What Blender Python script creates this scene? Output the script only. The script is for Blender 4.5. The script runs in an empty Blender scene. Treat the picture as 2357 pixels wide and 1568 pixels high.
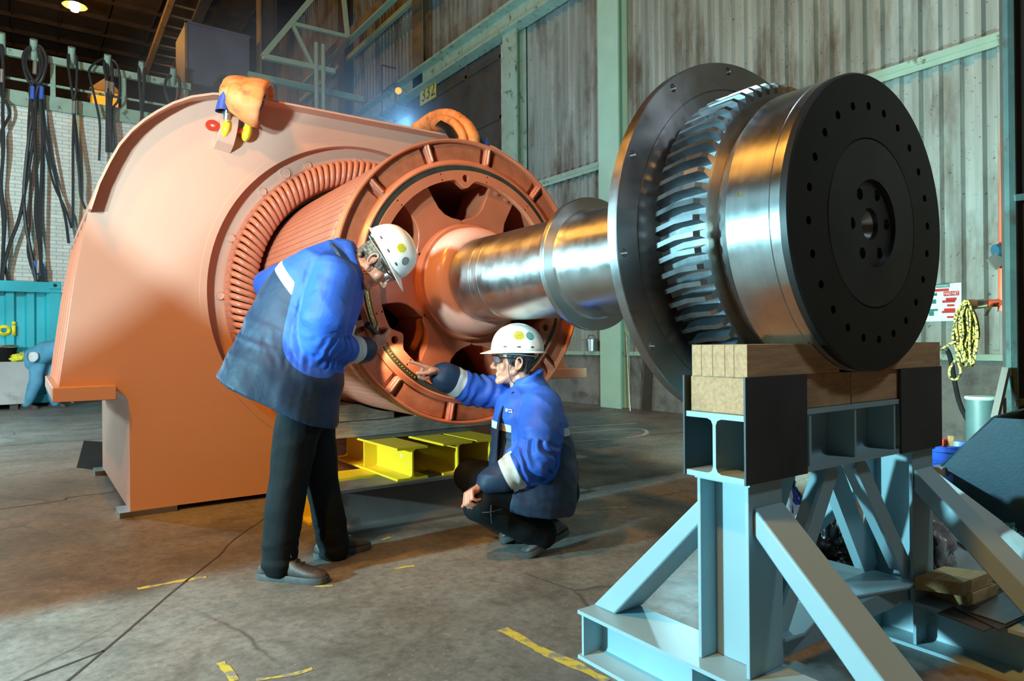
import bpy, bmesh, math, random
import numpy as np
from mathutils import Vector, Matrix, noise
random.seed(7)
C = bpy.context.scene.collection
PI = math.pi
S = .46
H = 2.36155 * S                  # camera height
AX, AZ = 4.66072 * S, H + .786438 * S   # shaft axis (runs along Y)
WX = 8.10                        # right-hand wall

# ------------------------------------------------------------------ camera
F_PX, PITCH, ROLL, YAW = 1570.3, .0035266, -.0079060, .618017
cr, sr, cp, sp = math.cos(ROLL), math.sin(ROLL), math.cos(PITCH), math.sin(PITCH)
cy_, sy_ = math.cos(YAW), math.sin(YAW)
def _w(v): return Vector((v[0]*cy_+v[1]*sy_, -v[0]*sy_+v[1]*cy_, v[2]))
CR, CU, CF = _w((cr, -sp*sr, cp*sr)), _w((-sr, -sp*cr, cp*cr)), _w((0, cp, sp))
CAM = Vector((0, 0, H))
RV = Vector((cy_, -sy_, 0)); UV = Vector((0, 0, 1)); FV = Vector((sy_, cy_, 0))
def P(x, y, X=None, Y=None, Z=None, D=None):
    "measured point of the photograph -> point of the place"
    r = (x-1178.5)/F_PX*CR - (y-784)/F_PX*CU + CF
    if X is not None: s = (X-CAM.x)/r.x
    elif Y is not None: s = (Y-CAM.y)/r.y
    elif Z is not None: s = (Z-CAM.z)/r.z
    else: s = D
    return CAM + s*r

cam_d = bpy.data.cameras.new('camera'); cam = bpy.data.objects.new('camera', cam_d); C.objects.link(cam)
cam_d.sensor_width = 36; cam_d.lens = 36*F_PX/2357; cam_d.clip_start = .05; cam_d.clip_end = 200
cam.matrix_world = Matrix(((CR.x, CU.x, -CF.x, 0), (CR.y, CU.y, -CF.y, 0), (CR.z, CU.z, -CF.z, H), (0, 0, 0, 1)))
sc = bpy.context.scene; sc.camera = cam
sc.view_settings.view_transform = 'Standard'; sc.view_settings.look = 'None'
sc.view_settings.exposure = 0; sc.view_settings.gamma = 1

# ------------------------------------------------------------------ objects
LOC = {}
def root(name, loc, label=None, cat=None, group=None, kind=None):
    o = bpy.data.objects.new(name, None); C.objects.link(o); o.location = loc
    o.empty_display_size = .1
    LOC[o.name] = Vector(loc); tag(o, label, cat, group, kind); return o
def tag(o, label=None, cat=None, group=None, kind=None):
    if label: o['label'] = label
    if cat: o['category'] = cat
    if group: o['group'] = group
    if kind: o['kind'] = kind
    return o
def link_mesh(name, me, mat, parent=None, base=None, sharp=35):
    mats = mat if isinstance(mat, (list, tuple)) else [mat]
    if parent is not None: L = LOC[parent.name]
    elif base is not None: L = Vector(base)
    else:
        n = len(me.vertices); co = np.empty(n*3, dtype=np.float32); me.vertices.foreach_get('co', co)
        co = co.reshape(-1, 3); mn, mx = co.min(0), co.max(0)
        L = Vector(((mn[0]+mx[0])/2, (mn[1]+mx[1])/2, mn[2]))
    me.transform(Matrix.Translation(-L))
    if sharp is not None:
        me.shade_smooth()
        if sharp < 180: me.set_sharp_from_angle(angle=math.radians(sharp))
    for m in mats: me.materials.append(m)
    o = bpy.data.objects.new(name, me); C.objects.link(o)
    if parent is not None: o.parent = parent
    else: o.location = L
    LOC[o.name] = L
    return o
def obj(name, bm, mat, parent=None, base=None, sharp=35, bevel=0):
    me = bpy.data.meshes.new(name)
    bmesh.ops.recalc_face_normals(bm, faces=bm.faces[:])
    bm.to_mesh(me); bm.free()
    o = link_mesh(name, me, mat, parent, base, sharp)
    if bevel:
        m = o.modifiers.new('b', 'BEVEL'); m.width = bevel; m.segments = 2; m.limit_method = 'ANGLE'; m.angle_limit = .6
        m.harden_normals = False
    return o
def struct(name, bm, mat, sharp=35):
    o = obj(name, bm, mat, sharp=sharp); o['kind'] = 'structure'; return o
def BM(): return bmesh.new()
def bake(o):
    "apply the modifiers"
    dg = bpy.context.evaluated_depsgraph_get(); dg.update()
    me = bpy.data.meshes.new_from_object(o.evaluated_get(dg))
    old = o.data; o.modifiers.clear(); o.data = me
    return o
def cut(o, cutter_bm, sharp=35):
    me = bpy.data.meshes.new('cut'); bmesh.ops.recalc_face_normals(cutter_bm, faces=cutter_bm.faces[:])
    cutter_bm.to_mesh(me); cutter_bm.free()
    L = LOC[o.name]; me.transform(Matrix.Translation(-L))
    c = bpy.data.objects.new('cutter', me); C.objects.link(c)
    c.matrix_world = Matrix.Translation(L)
    bpy.context.view_layer.update()
    m = o.modifiers.new('x', 'BOOLEAN'); m.operation = 'DIFFERENCE'; m.object = c; m.solver = 'EXACT'
    bake(o)
    bpy.data.objects.remove(c)
    o.data.shade_smooth(); o.data.set_sharp_from_angle(angle=math.radians(sharp))

# ------------------------------------------------------------------ shapes
def frame(z, x=None):
    z = Vector(z).normalized()
    x = Vector(x) if x is not None else (Vector((1, 0, 0)) if abs(z.x) < .9 else Vector((0, 1, 0)))
    x = (x - z*x.dot(z)).normalized(); y = z.cross(x)
    return x, y, z
def box(bm, a, b, M=None):
    x0, y0, z0 = a; x1, y1, z1 = b
    co = [(x0,y0,z0),(x1,y0,z0),(x1,y1,z0),(x0,y1,z0),(x0,y0,z1),(x1,y0,z1),(x1,y1,z1),(x0,y1,z1)]
    vs = [bm.verts.new(M @ Vector(c) if M else c) for c in co]
    for f in ((0,3,2,1),(4,5,6,7),(0,1,5,4),(1,2,6,5),(2,3,7,6),(3,0,4,7)): bm.faces.new([vs[i] for i in f])
def bar(bm, p, q, w, h, up=(0, 0, 1)):
    "rectangular bar from p to q, width w (across), height h (along up)"
    p, q = Vector(p), Vector(q); d = (q-p); L = d.length; d.normalize()
    up = Vector(up); s = d.cross(up)
    if s.length < 1e-4: s = d.cross(Vector((1, 0, 0)))
    s.normalize(); u = s.cross(d)
    M = Matrix(((d.x, s.x, u.x, p.x), (d.y, s.y, u.y, p.y), (d.z, s.z, u.z, p.z), (0, 0, 0, 1)))
    box(bm, (0, -w/2, -h/2), (L, w/2, h/2), M)
def prism(bm, pts, O, A, B, N):
    "2D polygon pts in the plane O + a*A + b*B, extruded by the vector N"
    O, A, B, N = Vector(O), Vector(A), Vector(B), Vector(N)
    lo = [bm.verts.new(O+A*a+B*b) for a, b in pts]; hi = [bm.verts.new(v.co+N) for v in lo]
    bm.faces.new(lo[::-1]); bm.faces.new(hi)
    n = len(lo)
    for i in range(n): bm.faces.new((lo[i], lo[(i+1) % n], hi[(i+1) % n], hi[i]))
def hull_strip(bm, rings, close_u=True, cap=True):
    rows = [[bm.verts.new(p) for p in r] for r in rings]
    n = len(rows[0])
    for a, b in zip(rows, rows[1:]):
        for i in range(n if close_u else n-1):
            j = (i+1) % n; bm.faces.new((a[i], a[j], b[j], b[i]))
    if cap: bm.faces.new(rows[0][::-1]); bm.faces.new(rows[-1])
    return rows
KT = ((.898, 1.0723, 1.1215), (1.315, 1.545, 1.1148), (2.043, 2.345, 1.0927), (2.9175, 3.271, 1.0707), (3.069, 3.4266, 1.0700), (4.5625, 4.930, 1.0373))
def _k(y, i):
    "drawing length along the shaft -> metres (i=1: position, i=2: radius factor)"
    for a, b in zip(KT, KT[1:]):
        if y <= b[0] or b is KT[-1]:
            t = (y-a[0])/(b[0]-a[0])
            if i == 2: t = min(1, max(0, t))
            return a[i]+(b[i]-a[i])*t
def ky(y): return _k(y, 1)
def kr(y): return _k(y, 2)
def lathe(bm, prof, seg=128, a0=0, a1=2*PI, cx=None, cz=None, closed=False):
    "profile of (r, y) turned about the shaft axis"
    cx = AX if cx is None else cx; cz = AZ if cz is None else cz
    full = abs(a1-a0-2*PI) < 1e-6; n = seg if full else seg+1
    rows = []
    prof = [(kr(y)*r, ky(y)) for r, y in prof]
    for k in range(n):
        a = a0+(a1-a0)*k/seg; c, s = math.cos(a), math.sin(a)
        rows.append([(cx+r*c, y, cz+r*s) for r, y in prof])
    vs = []
    poles = {}
    for k, r in enumerate(rows):
        row = []
        for i, p in enumerate(r):
            if prof[i][0] < 1e-6:
                if i not in poles: poles[i] = bm.verts.new(p)
                row.append(poles[i])
            else: row.append(bm.verts.new(p))
        vs.append(row)
    m = len(prof)
    for k in range(seg):
        a, b = vs[k], vs[(k+1) % n]
        for i in range(m if closed else m-1):
            j = (i+1) % m
            f = []
            for v in (a[i], a[j], b[j], b[i]):
                if v not in f: f.append(v)
            if len(f) > 2: bm.faces.new(f)
    if not full and closed:
        bm.faces.new(vs[0]); bm.faces.new(vs[-1][::-1])
def revolve(bm, prof, O, Z, X=None, seg=32):
    "profile of (r, h) turned about the axis O + h*Z; closed at r=0 ends"
    x, y, z = frame(Z, X); O = Vector(O); rows = []
    for r, h in prof:
        if r < 1e-7: rows.append([bm.verts.new(O+z*h)])
        else: rows.append([bm.verts.new(O+z*h+(x*math.cos(2*PI*k/seg)+y*math.sin(2*PI*k/seg))*r) for k in range(seg)])
    for a, b in zip(rows, rows[1:]):
        for k in range(seg):
            l = (k+1) % seg
            if len(a) == 1 and len(b) > 1: bm.faces.new((a[0], b[l], b[k]))
            elif len(b) == 1 and len(a) > 1: bm.faces.new((a[k], a[l], b[0]))
            elif len(a) > 1: bm.faces.new((a[k], a[l], b[l], b[k]))
def cyl(bm, p, q, r, seg=24, r2=None):
    p, q = Vector(p), Vector(q); L = (q-p).length; r2 = r if r2 is None else r2
    revolve(bm, [(0, 0), (r, 0), (r2, L), (0, L)], p, q-p, seg=seg)
def smooth_path(pts, n=8):
    pts = [Vector(p) for p in pts]
    if len(pts) < 3: return pts
    out = []; e = [pts[0]*2-pts[1]] + pts + [pts[-1]*2-pts[-2]]
    for i in range(1, len(e)-2):
        a, b, c, d = e[i-1:i+3]
        for k in range(n):
            t = k/n
            out.append(.5*((2*b)+(c-a)*t+(2*a-5*b+4*c-d)*t*t+(3*b-a-3*c+d)*t**3))
    out.append(pts[-1]); return out
def tube(bm, pts, r, seg=8, n=6, caps=True, flat=None):
    "round (or flattened: flat = (width, thickness, up)) tube along a smooth path"
    path = smooth_path(pts, n) if n > 1 else [Vector(p) for p in pts]
    rings = []; prev = None
    for i, p in enumerate(path):
        d = (path[min(i+1, len(path)-1)]-path[max(i-1, 0)]).normalized()
        if prev is None: x, y, _ = frame(d, flat[2] if flat else None)
        else:
            x = prev-d*prev.dot(d); x.normalize(); y = d.cross(x)
        prev = x
        rr = r(i/(len(path)-1)) if callable(r) else r
        if flat: rings.append([p+x*math.cos(2*PI*k/seg)*flat[1]+y*math.sin(2*PI*k/seg)*flat[0] for k in range(seg)])
        else: rings.append([p+(x*math.cos(2*PI*k/seg)+y*math.sin(2*PI*k/seg))*rr for k in range(seg)])
    hull_strip(bm, rings, cap=caps)
def capsule(bm, p, r1, q, r2, seg=14):
    p, q = Vector(p), Vector(q); L = (q-p).length
    if L < 1e-6: q = p+Vector((0, 0, 1e-4)); L = 1e-4
    prof = [(0, -r1)]+[(r1*math.sin(t), -r1*math.cos(t)) for t in (.4, .8, 1.2)]+[(r1, 0), (r2, L)] + \
           [(r2*math.cos(t), L+r2*math.sin(t)) for t in (.4, .8, 1.2)]+[(0, L+r2)]
    revolve(bm, prof, p, q-p, seg=seg)
def ellipsoid(bm, c, A, seg=20, rows=12):
    "A: three half-axis vectors"
    a, b, u = map(Vector, A); c = Vector(c)
    prev = None
    rings = []
    for i in range(1, rows):
        t = PI*i/rows; z = -math.cos(t); s = math.sin(t)
        rings.append([c+u*z+(a*math.cos(2*PI*k/seg)+b*math.sin(2*PI*k/seg))*s for k in range(seg)])
    rr = hull_strip(bm, rings, cap=False)
    lo, hi = bm.verts.new(c-u), bm.verts.new(c+u)
    for k in range(seg):
        l = (k+1) % seg
        bm.faces.new((lo, rr[0][l], rr[0][k])); bm.faces.new((hi, rr[-1][k], rr[-1][l]))
def loft(bm, rings, seg=28, power=2.3):
    "rings: (centre, a-vector, b-vector) superellipse sections"
    R = []
    for c, a, b in rings:
        c, a, b = Vector(c), Vector(a), Vector(b); row = []
        for k in range(seg):
            t = 2*PI*k/seg; ct, st = math.cos(t), math.sin(t)
            x = math.copysign(abs(ct)**(2/power), ct); y = math.copysign(abs(st)**(2/power), st)
            row.append(c+a*x+b*y)
        R.append(row)
    hull_strip(bm, R)
def ibeam(bm, p, q, w, h, tf, tw, up=(0, 0, 1)):
    "rolled H section from p to q (centre line)"
    p, q = Vector(p), Vector(q); d = (q-p); s = d.normalized().cross(Vector(up)).normalized(); u = s.cross(d.normalized())
    r = min(.018, (h/2-tf)*.3)
    half = [(w/2, -h/2), (w/2, -h/2+tf), (tw/2+r, -h/2+tf), (tw/2+r*.3, -h/2+tf+r*.3), (tw/2, -h/2+tf+r),
            (tw/2, h/2-tf-r), (tw/2+r*.3, h/2-tf-r*.3), (tw/2+r, h/2-tf), (w/2, h/2-tf), (w/2, h/2)]
    pts = half+[(-a, b) for a, b in half[::-1]]
    prism(bm, pts, p, s, u, d)
def text_bm(bm, body, O, A, B, size, depth=.001, align='LEFT', bold=0, width=None):
    cu = bpy.data.curves.new('t', 'FONT'); cu.body = body; cu.size = 1; cu.extrude = 0; cu.align_x = align; cu.offset = bold
    o = bpy.data.objects.new('t', cu); C.objects.link(o)
    dg = bpy.context.evaluated_depsgraph_get(); me = bpy.data.meshes.new_from_object(o.evaluated_get(dg))
    sx = size
    if width:
        xs = [v.co.x for v in me.vertices]; sx = width/(max(xs)-min(xs))
    A, B, O = Vector(A).normalized(), Vector(B).normalized(), Vector(O); N = A.cross(B)
    vs = [bm.verts.new(O+A*v.co.x*sx+B*v.co.y*size+N*depth) for v in me.vertices]
    for p in me.polygons:
        try: bm.faces.new([vs[i] for i in p.vertices])
        except ValueError: pass
    bpy.data.objects.remove(o); bpy.data.meshes.remove(me)

# ------------------------------------------------------------------ materials
def srgb(r, g, b): return tuple(((c/255)/12.92 if c/255 <= .04045 else ((c/255+.055)/1.055)**2.4) for c in (r, g, b))
class NT:
    def __init__(s, name):
        s.m = bpy.data.materials.new(name); s.m.use_nodes = True; s.t = s.m.node_tree
        s.b = s.t.nodes['Principled BSDF']; s.n = s.t.nodes; s.tc = s.n.new('ShaderNodeTexCoord')
    def lk(s, a, b): s.t.links.new(a, b)
    def noise(s, scale, detail=4, rough=.55, vec=None, stretch=None, dist=0):
        n = s.n.new('ShaderNodeTexNoise'); n.inputs['Scale'].default_value = scale
        n.inputs['Detail'].default_value = detail; n.inputs['Roughness'].default_value = rough; n.inputs['Distortion'].default_value = dist
        v = vec or s.tc.outputs['Object']
        if stretch:
            mp = s.n.new('ShaderNodeMapping'); mp.inputs['Scale'].default_value = stretch; s.lk(v, mp.inputs['Vector']); v = mp.outputs['Vector']
        s.lk(v, n.inputs['Vector']); return n.outputs['Fac']
    def ramp(s, fac, stops, interp='LINEAR'):
        r = s.n.new('ShaderNodeValToRGB'); e = r.color_ramp; e.interpolation = interp
        while len(e.elements) > 1: e.elements.remove(e.elements[-1])
        for i, (p, c) in enumerate(stops):
            el = e.elements[0] if i == 0 else e.elements.new(p)
            el.position = p; el.color = tuple(c)+(1,) if len(c) == 3 else c
        s.lk(fac, r.inputs['Fac']); return r.outputs['Color']
    def mix(s, fac, a, b, mode='MIX'):
        m = s.n.new('ShaderNodeMix'); m.data_type = 'RGBA'; m.blend_type = mode
        for k, v in (('Factor', fac),):
            if isinstance(v, (int, float)): m.inputs[0].default_value = v
            else: s.lk(v, m.inputs[0])
        for idx, v in ((6, a), (7, b)):
            if isinstance(v, (tuple, list)): m.inputs[idx].default_value = tuple(v)+(1,) if len(v) == 3 else v
            else: s.lk(v, m.inputs[idx])
        return m.outputs[2]
    def math(s, op, a, b=0.):
        m = s.n.new('ShaderNodeMath'); m.operation = op
        for i, v in enumerate((a, b)):
            if isinstance(v, (int, float)): m.inputs[i].default_value = v
            else: s.lk(v, m.inputs[i])
        return m.outputs[0]
    def bump(s, h, strength=.3, dist=.01, prev=None):
        b = s.n.new('ShaderNodeBump'); b.inputs['Strength'].default_value = strength; b.inputs['Distance'].default_value = dist
        s.lk(h, b.inputs['Height'])
        if prev: s.lk(prev, b.inputs['Normal'])
        s.lk(b.outputs['Normal'], s.b.inputs['Normal']); return b.outputs['Normal']
    def col(s, c):
        if isinstance(c, (tuple, list)): s.b.inputs['Base Color'].default_value = tuple(c)+(1,) if len(c) == 3 else c
        else: s.lk(c, s.b.inputs['Base Color'])
    def set(s, rough=None, metal=None, spec=None, coat=None):
        for k, v in (('Roughness', rough), ('Metallic', metal), ('Specular IOR Level', spec), ('Coat Weight', coat)):
            if v is None: continue
            if isinstance(v, (int, float)): s.b.inputs[k].default_value = v
            else: s.lk(v, s.b.inputs[k])
def simple(name, c, rough=.5, metal=0, var=.15, scale=6, bump=0, bscale=60, spec=None, stretch=None, coat=None):
    t = NT(name); d = tuple(x*(1-var) for x in c); l = tuple(min(1, x*(1+var)) for x in c)
    t.col(t.ramp(t.noise(scale, 5, stretch=stretch), [(.3, d), (.7, l)])); t.set(rough, metal, spec, coat)
    if bump: t.bump(t.noise(bscale, 4, stretch=stretch), bump, .004)
    return t.m
def worn(name, c, wear, lo=.58, hi=.68, rough=.5, metal=0, scale=5, var=.12, bump=.15):
    t = NT(name); n = t.noise(scale, 8, .65)
    base = t.ramp(t.noise(scale*.6, 4), [(.3, tuple(x*(1-var) for x in c)), (.7, tuple(min(1, x*(1+var)) for x in c))])
    t.col(t.mix(t.ramp(n, [(lo, (0, 0, 0)), (hi, (1, 1, 1))]), base, wear)); t.set(rough, metal)
    if bump: t.bump(t.noise(scale*12, 4), bump, .004)
    return t.m
M = {}
M['primer'] = simple('salmon_primer', (.62, .36, .27), .42, 0, .04, 1.2, .03, 200)
M['gloss'] = simple('red_brown_varnish', (.50, .15, .075), .26, 0, .10, 4, .05, 60)
M['hubpink'] = simple('pale_pink_primer', (.72, .36, .27), .25, 0, .03, 2, 0)
M['coil'] = simple('varnished_coil_tape', (.55, .20, .125), .28, 0, .15, 30, .25, 120)
M['spring'] = M['gloss']
def m_tiles():
    t = NT('rotor_slot_pattern')
    # cylindrical coordinates around the shaft: angle and length
    sx = t.n.new('ShaderNodeSeparateXYZ'); t.lk(t.tc.outputs['Object'], sx.inputs[0])
    ang = t.math('ARCTAN2', sx.outputs['Z'], sx.outputs['X'])
    cb = t.n.new('ShaderNodeCombineXYZ'); t.lk(t.math('MULTIPLY', ang, .78), cb.inputs['Y']); t.lk(sx.outputs['Y'], cb.inputs['X'])
    br = t.n.new('ShaderNodeTexBrick'); t.lk(cb.outputs[0], br.inputs['Vector'])
    br.inputs['Scale'].default_value = 1; br.inputs['Brick Width'].default_value = .024; br.inputs['Row Height'].default_value = .043
    br.inputs['Mortar Size'].default_value = .0022; br.inputs['Mortar Smooth'].default_value = .3
    br.offset = 0
    c = t.ramp(t.noise(5), [(.3, (.55, .23, .16)), (.7, (.66, .29, .21))])
    t.col(t.mix(br.outputs['Fac'], c, (.28, .09, .055))); t.set(.4)
    t.bump(t.math('SUBTRACT', 1., br.outputs['Fac']), .5, .004)
    return t.m
M['tiles'] = m_tiles()
def m_rings():
    t = NT('wound_tape_rings')
    sx = t.n.new('ShaderNodeSeparateXYZ'); t.lk(t.tc.outputs['Object'], sx.inputs[0])
    r = t.math('SQRT', t.math('ADD', t.math('POWER', sx.outputs['X'], 2), t.math('POWER', sx.outputs['Z'], 2)))
    w = t.math('SINE', t.math('MULTIPLY', r, 1100))
    n = t.noise(18, 5)
    t.col(t.ramp(n, [(.3, (.40, .11, .05)), (.75, (.52, .17, .085))])); t.set(.3)
    t.bump(w, .35, .002); return t.m
M['rings'] = m_rings()
def m_steel(name, c, rough, var=.12, rust=None, streak=(2, 60, 2), spec=None, aniso=0):
    # turned faces: fine circumferential grooves stretch the highlights along the shaft
    t = NT(name); n = t.noise(3, 6, .6); f = t.noise(1, 3, .5, stretch=streak)
    d, l = tuple(x*(1-var) for x in c), tuple(min(1, x*(1+var)) for x in c)
    cc = t.mix(.5, t.ramp(n, [(.3, d), (.7, l)]), t.ramp(f, [(.35, d), (.65, l)]))
    if rust: cc = t.mix(t.ramp(t.noise(2.2, 7, .65), [(.5, (0, 0, 0)), (.7, (.7, .7, .7))]), cc, rust)
    t.col(cc); t.set(t.ramp(t.noise(9, 5), [(.3, (rough*.75,)*3), (.7, (min(1, rough*1.25),)*3)]), 1)
    if aniso:
        tg = t.n.new('ShaderNodeTangent'); tg.direction_type = 'RADIAL'; tg.axis = 'Y'; t.lk(tg.outputs[0], t.b.inputs['Tangent'])
        t.b.inputs['Anisotropic'].default_value = aniso; t.b.inputs['Anisotropic Rotation'].default_value = .25
    if not aniso: t.bump(f, .03, .001)
    return t.m
M['shaft'] = m_steel('turned_steel', (.66, .67, .66), .36, .05, aniso=.85)
M['drum'] = m_steel('machined_steel', (.50, .51, .52), .36, .12, (.36, .33, .31), aniso=.8)
M['black_steel'] = simple('blackened_steel', (.012, .0125, .013), .42, .3, .5, 3, .08, 14)
M['centre_steel'] = simple('dark_grey_machined_disc', (.040, .046, .049), .36, .5, .35, 5, .05, 20)
M['disc_steel'] = m_steel('grey_machined_face', (.40, .40, .41), .36, .08, None, (6, 6, 6), aniso=.75)
M['gear'] = m_steel('gear_steel', (.27, .29, .31), .32, .12)
M['gear_dark'] = m_steel('gear_rim_steel', (.20, .17, .14), .36, .3)
M['galv'] = m_steel('galvanised_steel', (.62, .66, .68), .4, .08)
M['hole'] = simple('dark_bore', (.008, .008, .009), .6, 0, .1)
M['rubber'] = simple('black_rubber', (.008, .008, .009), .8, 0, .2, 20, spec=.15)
M['seal'] = simple('dark_green_seal_ring', (.045, .055, .045), .4, .2, .3, 10)
M['brass'] = m_steel('dull_brass', (.32, .27, .12), .38, .2)
M['bolt_brass'] = m_steel('bright_brass_bolt', (.80, .62, .25), .25, .1)
M['stand'] = worn('pale_blue_grey_paint', (.30, .45, .50), (.10, .095, .085), .66, .78, .42, 0, 3, .08, .08)
M['stand_dusty'] = worn('dusty_blue_grey_paint', (.27, .32, .34), (.06, .055, .05), .60, .74, .6, 0, 4, .12, .12)
M['mill'] = simple('black_mill_scale_plate', (.050, .054, .058), .5, .25, .35, 3, .1, 30)
def m_wood(name, c, c2, axis='x', sc_=6, dirt=.0):
    t = NT(name); st = {'x': (1.2, 14, 14), 'y': (14, 1.2, 14), 'z': (14, 14, 1.2)}[axis]
    n = t.noise(sc_, 6, .6, stretch=st, dist=.6)
    cc = t.ramp(n, [(.3, c2), (.68, c)])
    cc = t.mix(t.ramp(t.noise(4, 5), [(.55, (0, 0, 0)), (.72, (.8, .8, .8))]), cc, tuple(x*.45 for x in c2))
    t.col(cc); t.set(.75); t.bump(n, .25, .004); return t.m
M['timber'] = m_wood('beech_timber', (.60, .36, .19), (.40, .23, .12), 'x')
M['timber_old'] = m_wood('weathered_timber', (.34, .30, .25), (.17, .145, .11), 'x', 7)
M['plank'] = m_wood('pine_offcut', (.66, .42, .19), (.46, .27, .11), 'x')
M['yellow'] = worn('yellow_beam_paint', (.74, .54, .02), (.10, .065, .02), .62, .7, .38, 0, 4, .05, .06)
M['yellow_edge'] = M['yellow']
M['brownsteel'] = worn('grey_brown_beam_steel', (.13, .125, .115), (.07, .04, .02), .55, .7, .5, .0, 3, .2, .15)
M['shim'] = m_steel('thin_steel_shim', (.30, .32, .33), .35, .15)
def m_floor():
    t = NT('stained_concrete'); o = t.tc.outputs['Object']
    base = t.ramp(t.noise(.9, 8, .62), [(.3, (.115, .108, .092)), (.5, (.175, .168, .15)), (.7, (.235, .226, .205))])
    fine = t.ramp(t.noise(28, 6, .7), [(.3, (.50, .50, .50)), (.5, (1, 1, 1)), (.75, (1.5, 1.5, 1.5))])
    cc = t.mix(.75, base, fine, 'MULTIPLY')
    dark = t.ramp(t.noise(1.7, 7, .65, dist=.7), [(.50, (0, 0, 0)), (.70, (.75, .75, .75))])
    cc = t.mix(dark, cc, (.065, .058, .047))
    oil = t.ramp(t.noise(.8, 5, .6, dist=.4, stretch=(1, 1.6, 1)), [(.56, (0, 0, 0)), (.72, (.5, .5, .5))])
    cc = t.mix(oil, cc, (.085, .115, .11))
    spot = t.ramp(t.noise(70, 3, .6), [(.64, (0, 0, 0)), (.72, (.55, .55, .55))])
    cc = t.mix(spot, cc, (.40, .39, .36))
    vor = t.n.new('ShaderNodeTexVoronoi'); vor.feature = 'DISTANCE_TO_EDGE'; vor.inputs['Scale'].default_value = .55
    wv = t.n.new('ShaderNodeMapping'); 
    nz = t.n.new('ShaderNodeTexNoise'); nz.inputs['Scale'].default_value = 2.5; nz.inputs['Detail'].default_value = 6
    t.lk(o, nz.inputs['Vector'])
    cc2 = t.mix(.12, o, nz.outputs['Color'], 'ADD'); t.lk(cc2, vor.inputs['Vector'])
    crack = t.ramp(vor.outputs['Distance'], [(.0, (1, 1, 1)), (.006, (0, 0, 0))])
    cc = t.mix(t.math('MULTIPLY', crack, t.ramp(t.noise(.7, 2), [(.45, (0, 0, 0)), (.6, (.8, .8, .8))])), cc, (.05, .045, .04))
    t.col(cc); t.set(t.ramp(t.noise(3, 6), [(.35, (.42,)*3), (.65, (.7,)*3)]), 0, .4)
    t.bump(t.noise(45, 6, .7), .22, .004)
    return t.m
M['floor'] = m_floor()
M['joint'] = simple('floor_joint_filler', (.035, .03, .026), .9, 0, .3, 30)
M['ypaint'] = worn('worn_yellow_floor_paint', (.62, .48, .05), (.25, .235, .2), .48, .58, .6, 0, 14, .1)
M['wpaint'] = worn('worn_white_floor_paint', (.48, .47, .44), (.30, .28, .25), .48, .62, .6, 0, 10, .1)
def m_corr():
    t = NT('weathered_corrugated_steel')
    st = t.noise(1, 7, .6, stretch=(6, 6, .35))
    c = t.ramp(st, [(.3, (.22, .245, .225)), (.55, (.34, .375, .35)), (.75, (.45, .49, .46))])
    ru = t.ramp(t.noise(.8, 7, .65, stretch=(2, 2, .6)), [(.50, (0, 0, 0)), (.66, (.85, .85, .85))])
    c = t.mix(ru, c, (.12, .085, .06))
    sp_ = t.ramp(t.noise(22, 4, .6), [(.64, (0, 0, 0)), (.70, (.8, .8, .8))]); c = t.mix(sp_, c, (.05, .045, .04))
    t.col(c); t.set(.5, .25); t.bump(st, .15, .01); return t.m
M['corr'] = m_corr()
M['green'] = worn('flaking_pale_green_paint', (.30, .42, .33), (.12, .12, .09), .57, .66, .55, 0, 6, .12, .2)
M['mint'] = worn('mint_green_paint', (.36, .56, .44), (.16, .2, .16), .66, .74, .5, 0, 5, .06, .1)
M['concrete'] = worn('dirty_cast_concrete', (.17, .17, .16), (.07, .07, .065), .5, .7, .85, 0, 2.4, .25, .3)
M['concrete_block'] = worn('pale_concrete', (.42, .43, .42), (.25, .25, .24), .55, .75, .85, 0, 3, .15, .2)
def m_brick():
    t = NT('whitewashed_brick'); mp = t.n.new('ShaderNodeMapping'); mp.inputs['Rotation'].default_value = (PI/2, 0, 0)
    t.lk(t.tc.outputs['Object'], mp.inputs['Vector'])
    br = t.n.new('ShaderNodeTexBrick'); t.lk(mp.outputs[0], br.inputs['Vector'])
    br.inputs['Scale'].default_value = 1; br.inputs['Brick Width'].default_value = .25; br.inputs['Row Height'].default_value = .085
    br.inputs['Mortar Size'].default_value = .008; br.inputs['Color1'].default_value = (.78, .77, .70, 1); br.inputs['Color2'].default_value = (.66, .66, .60, 1)
    br.inputs['Mortar'].default_value = (.42, .42, .38, 1)
    st = t.ramp(t.noise(1, 5, .6, stretch=(2.6, 2.6, .12)), [(.52, (0, 0, 0)), (.66, (.8, .8, .8))])
    c = t.mix(st, br.outputs['Color'], (.50, .33, .12))
    t.col(c); t.set(.8); t.bump(br.outputs['Fac'], -.4, .01); return t.m
M['brick'] = m_brick()
M['roof'] = simple('sooty_roof_boarding', (.026, .019, .013), .9, 0, .4, 2)
M['darksteel'] = worn('dark_rusty_steel', (.055, .05, .045), (.09, .05, .025), .52, .66, .7, 0, 3, .3, .2)
M['orangelit_steel'] = worn('orange_light_tinted_steel', (.22, .16, .09), (.07, .05, .03), .55, .7, .6, 0, 3, .2, .1)  # orange lamplight on the steelwork is put into this colour
M['cabin'] = simple('slate_blue_cladding', (.12, .13, .19), .6, 0, .12, 1.5)
M['container'] = simple('turquoise_container_paint', (.015, .40, .48), .45, 0, .06, 2)
M['lettering'] = simple('yellow_lettering', (.85, .70, .02), .5, 0, .03)
M['rope'] = simple('steel_wire_rope', (.045, .043, .045), .5, .4, .3, 60, .4, 220)
M['ferrule_blue'] = simple('blue_ferrule', (.05, .13, .55), .4, 0, .1)
M['ferrule'] = simple('aluminium_ferrule', (.35, .34, .32), .4, .6, .1)
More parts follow.
